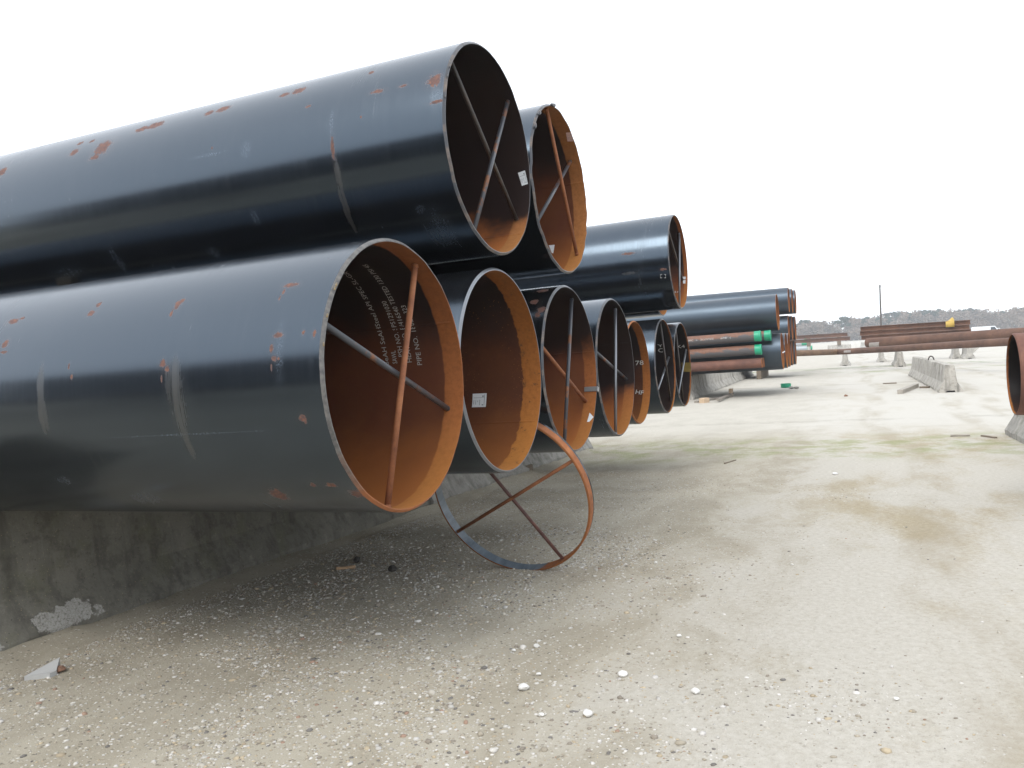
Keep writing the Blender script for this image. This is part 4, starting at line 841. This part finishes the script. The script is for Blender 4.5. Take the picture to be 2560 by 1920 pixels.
bmesh.ops.recalc_face_normals(bm, faces=bm.faces[:]); o = bm_obj('stone_shard', bm, M_shard); o.location = (sh[0], sh[1], sh[2] + .004); tag(o, 'flat triangular grey shard lying at the foot of the stained barrier', 'stone')
stone(152, 1679, 34, 'brown lump touching the triangular grey shard', M_brown, 41, .5, None)
stone(893, 1407, 20, 'dark lump on the shaded gravel beside the wood chip', plain('dark_lump', (.05, .045, .04), .9), 42, .9, None)
stone(982, 1428, 24, 'larger dark lump on the shaded gravel under the lettered pipe', plain('dark_lump2', (.05, .045, .04), .9), 43, .8, None)
p = on_ground(864, 1424); timber('wood_chip', p + np.array([-.07, -.005, .012]), p + np.array([.07, .02, .012]), .025, .02, 'small tan wood chip on the shaded gravel', 'wood chip', mat=plain('fresh_wood', (.45, .3, .18), .8))
# dark steel wedge and rubble beside the near barrier
def plank(px0, py0, px1, py1, w_, h_, label, mat=M_tim, cat='plank', group=None, seed=0, lift=0., name='timber_offcut'):
    a, c = on_ground(px0, py0), on_ground(px1, py1); a[2] += h_ / 2 + lift - .006; c[2] += h_ / 2 + lift - .006; return timber(name, a, c, w_, h_, label, cat, group, mat, seed, .004)
M_greyw = plain('weathered_wood', (.22, .195, .165), .9, 0, .3, 9); M_palew = plain('bleached_wood', (.33, .30, .26), .9, 0, .3, 9); M_tanw = plain('tan_wood', (.5, .37, .25), .85, 0, .2, 9)
plank(1312, 1184, 1330, 1180, .05, .12, 'dark upright timber offcut beside the barrier under the bright-rimmed pipe', M_tim)
plank(1740, 1007, 1830, 992, .12, .06, 'long grey broken board on the ground below the maroon pipe', M_greyw, seed=1)
plank(1795, 1006, 1832, 988, .10, .05, 'short board crossing the long grey broken board', M_greyw, seed=2, lift=.055)
plank(1754, 1008, 1768, 1006, .18, .16, 'tan timber block on the near end of the broken boards', M_tanw, seed=3)
plank(1826, 990, 1830, 989, .1, .26, 'tan stub of wood standing at the far end of the broken boards', M_tanw, seed=4)
plank(2250, 985, 2291, 968, .15, .13, 'squared grey timber lying beside the notched barrier', M_palew, seed=5)
plank(2303, 970, 2322, 970, .2, .06, 'dark flat offcut between squared timber and notched barrier', M_tim, seed=6)
plank(2208, 960, 2241, 958.5, .2, .04, 'thin dark board lying flat on the open yard', M_tim, seed=7)
plank(2376, 1092, 2425, 1091, .06, .04, 'thin grey stick on the mossy strip', M_palew, seed=8)
plank(2455, 1091, 2490, 1096, .045, .03, 'dark stick on the mossy strip near the maroon pipe’s barrier', M_tim, seed=9)
plank(1811, 1160, 1840, 1151, .015, .02, 'thin dark twig on the smooth yard', M_tim, seed=10)
plank(1535, 1078, 1547, 1077, .03, .02, 'tiny dark splinter near the bottom of the black and orange pipe', M_tim, seed=11)
stone(2115, 991, 10, 'small dark clod alone on the pale yard', M_brown, 60, .8, None)
pc = on_ground(1965, 969); V, Fc, MI = lathe([(0, .02, 0), (0, .165, 0), (.02, .19, 0), (.16, .19, 0), (.16, .175, 0), (.03, .172, 0), (.03, .02, 0)], 36)
o = mesh_obj('pipe_cap', V, Fc, M_green, None, True); o.matrix_world = Matrix.Translation((pc[0], pc[1], pc[2] - .002)) @ Matrix.Rotation(rad(-90), 4, 'Y'); tag(o, 'lone green plastic cap lying on the yard', 'pipe cap')
for k_, (x, y) in enumerate(((1978, 972), (1991, 972))): stone(x, y, 14, 'grey crumb of rubble beside the lone green cap', plain('rubble%d' % k_, (.25, .24, .22), .9), 70 + k_, .5, 'crumbs beside the green cap')

# ------------------------------------------------------------------ wood on the horizon
def leaf_cloud(centres, radii, count, size, seed, squash=1.):
    r = np.random.default_rng(seed); k = len(centres); ci = r.integers(0, k, count); d = r.normal(size=(count, 3)); d /= np.linalg.norm(d, axis=1)[:, None]; p = centres[ci] + d * (radii[ci] * r.random(count)[:, None] ** .45)
    a = r.normal(size=(count, 3)); a /= np.linalg.norm(a, axis=1)[:, None]; c = np.cross(a, r.normal(size=(count, 3))); c /= np.linalg.norm(c, axis=1)[:, None]; s = size * r.uniform(.5, 1.3, (count, 1))
    Q = np.stack([p + a * s, p - a * s * .6 + c * s * .7, p - a * s * .5 - c * s * .8], 1); return Q.reshape(-1, 3)
def tri_obj(name, Q, mat, parent=None):
    n = len(Q) // 3; me = bpy.data.meshes.new(name); me.vertices.add(n * 3); me.vertices.foreach_set('co', Q.reshape(-1)); me.loops.add(n * 3); me.loops.foreach_set('vertex_index', np.arange(n * 3, dtype=np.int32)); me.polygons.add(n); me.polygons.foreach_set('loop_start', np.arange(0, n * 3, 3, dtype=np.int32)); me.update(calc_edges=True); me.materials.append(mat)
    o = bpy.data.objects.new(name, me); COL.objects.link(o); o.parent = parent; return o
b = MB('bare_twigs'); M_twig = b.out(b.ramp(b.noise(b.obj, .05, 4), [(.35, (.15, .12, .098)), (.6, (.21, .165, .13)), (.75, (.12, .125, .08))]), .95, 0., .1)
b = MB('pine_needles'); M_pine = b.out(b.ramp(b.noise(b.obj, .6, 4), [(.3, (.014, .036, .026)), (.7, (.034, .068, .044))]), .9, 0., .1)
M_bark = plain('bark', (.11, .085, .07), .9)
def wood(a0, a1, n, dist, per, seed, size):
    r = np.random.default_rng(seed); az = np.sort(r.uniform(a0, a1, n)); D = dist + r.uniform(0, 70, n); h = 8.8 + 3.0 * r.random(n) + 1.2 * np.sin(az * 31) ; C, Rr = [], []
    for a_, d_, h_ in zip(az, D, h):
        x, y = d_ * math.sin(a_), d_ * math.cos(a_)
        for q in range(4):
            C.append((x + r.normal() * 1.8, y + r.normal() * 1.8, h_ * (.18 + .2 * q))); Rr.append((3.2 - .35 * q, 3.2 - .35 * q, h_ * .2))
    return leaf_cloud(np.array(C), np.array(Rr), per * n, size, seed)
Q = np.concatenate([wood(rad(14), rad(38), 260, 395, 330, 1, .55), wood(rad(-85), rad(14), 330, 395, 60, 2, 1.0), wood(rad(38), rad(95), 200, 395, 60, 3, 1.0), wood(rad(95), rad(275), 520, 395, 45, 4, 1.2)])
o = tri_obj('bare_woodland', Q, M_twig); tag(o, 'hazy grey bare woodland along the horizon', 'woodland', kind='stuff')
# individual evergreens standing out above the bare wood
PX = [(2003, 802), (2040, 807), (2112, 793), (2124, 796), (2137, 799), (2166, 794), (2178, 797), (2192, 796), (2236, 781), (2250, 780), (2268, 783), (2286, 786), (2312, 776), (2322, 778), (2345, 774), (2358, 778), (2370, 782), (2398, 777), (2412, 775), (2424, 772), (2440, 774), (2452, 781), (2504, 779), (2546, 775), (2557, 771)]
for k_, (px, py) in enumerate(PX):
    Dp = 385 + 12 * math.sin(k_ * 2.3); t_ = at_depth(px, py - 2, Dp); H_ = t_[2]; r = np.random.default_rng(100 + k_); zg = gz(t_[0], t_[1])
    root = tag(empty('pine_tree', Matrix.Translation((t_[0], t_[1], zg))), 'dark evergreen crown standing out above the bare grey woodland', 'tree', 'evergreens on the skyline')
    V, Fc = [], []
    for j, tt in enumerate((0, .5, 1)): V += [(.22 * (1 - .8 * tt) * math.cos(q), .22 * (1 - .8 * tt) * math.sin(q), H_ * .95 * tt) for q in np.linspace(0, 2 * math.pi, 7, endpoint=False)]
    for j in range(2): Fc += [(j * 7 + i, j * 7 + (i + 1) % 7, j * 7 + 7 + (i + 1) % 7, j * 7 + 7 + i) for i in range(7)]
    mesh_obj('trunk', V, Fc, M_bark, root)
    C = [(0, 0, H_ - .9)]; Rr = [(1.3, 1.3, 1.0)]
    for q in range(10): C.append((r.normal() * 2.0, r.normal() * 1.5, H_ * r.uniform(.66, .93))); Rr.append((1.9, 1.9, .8))
    tri_obj('crown', leaf_cloud(np.array(C), np.array(Rr), 1500, .45, 200 + k_), M_pine, root)

# ------------------------------------------------------------------ opposite rack, across the lane behind the photographer (it shows as the dark band mirrored in the near pipes)
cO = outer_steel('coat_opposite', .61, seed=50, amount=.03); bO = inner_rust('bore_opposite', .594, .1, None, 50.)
uO = -5.6
for vv in (V0, 11.2):
    o = barrier_mesh(1.6, M_con, 95); place(o, P_uv(uO, vv, support_z(uO, vv) - .003), slope_dir(uO - 1, uO + 1, vv)); tag(o, 'concrete barrier under the opposite three-high black pipes', 'barrier', 'supports of the opposite rack')
zz = support_z(uO, V0) + .81
for k_, lb in enumerate(('bottom', 'middle', 'top')):
    c = P_uv(uO, 1.2, zz + .61 + k_ * 1.28 + .0149 * (V0 - 1.2)); pipe('steel_pipe', '%s black pipe of the opposite rack across the lane' % lb, 'pipe', c, .61, .0159, 15., [cO, M_rim, bO], segs=64)
    if k_:
        for vv in (V0, 11.2): z_ = zz + k_ * 1.28 - .03 - .0149 * (vv - V0); timber('timber_spacer', P_uv(uO - .5, vv, z_), P_uv(uO + .5, vv, z_), .14, .06, 'timber between the layers of the opposite rack', group='timbers of the opposite rack', jit=.0003)

# ------------------------------------------------------------------ thin haze in the air
V = [(x, y, z) for z in (-1.6, 16.) for (x, y) in ((-3700, -3700), (3700, -3700), (3700, 3700), (-3700, 3700))]
hz = mesh_obj('haze', V, [(3, 2, 1, 0), (4, 5, 6, 7), (0, 1, 5, 4), (1, 2, 6, 5), (2, 3, 7, 6), (3, 0, 4, 7)], [], None, False)
hm = bpy.data.materials.new('haze_air'); hm.use_nodes = True; ht = hm.node_tree; ht.nodes.clear()
vo = ht.nodes.new('ShaderNodeVolumePrincipled'); vo.inputs['Density'].default_value = .0007; vo.inputs['Color'].default_value = (.86, .91, .97, 1); oo = ht.nodes.new('ShaderNodeOutputMaterial'); ht.links.new(vo.outputs[0], oo.inputs['Volume'])
hz.data.materials.append(hm); hz['kind'] = 'stuff'; hz['label'] = 'thin pale haze over the yard'
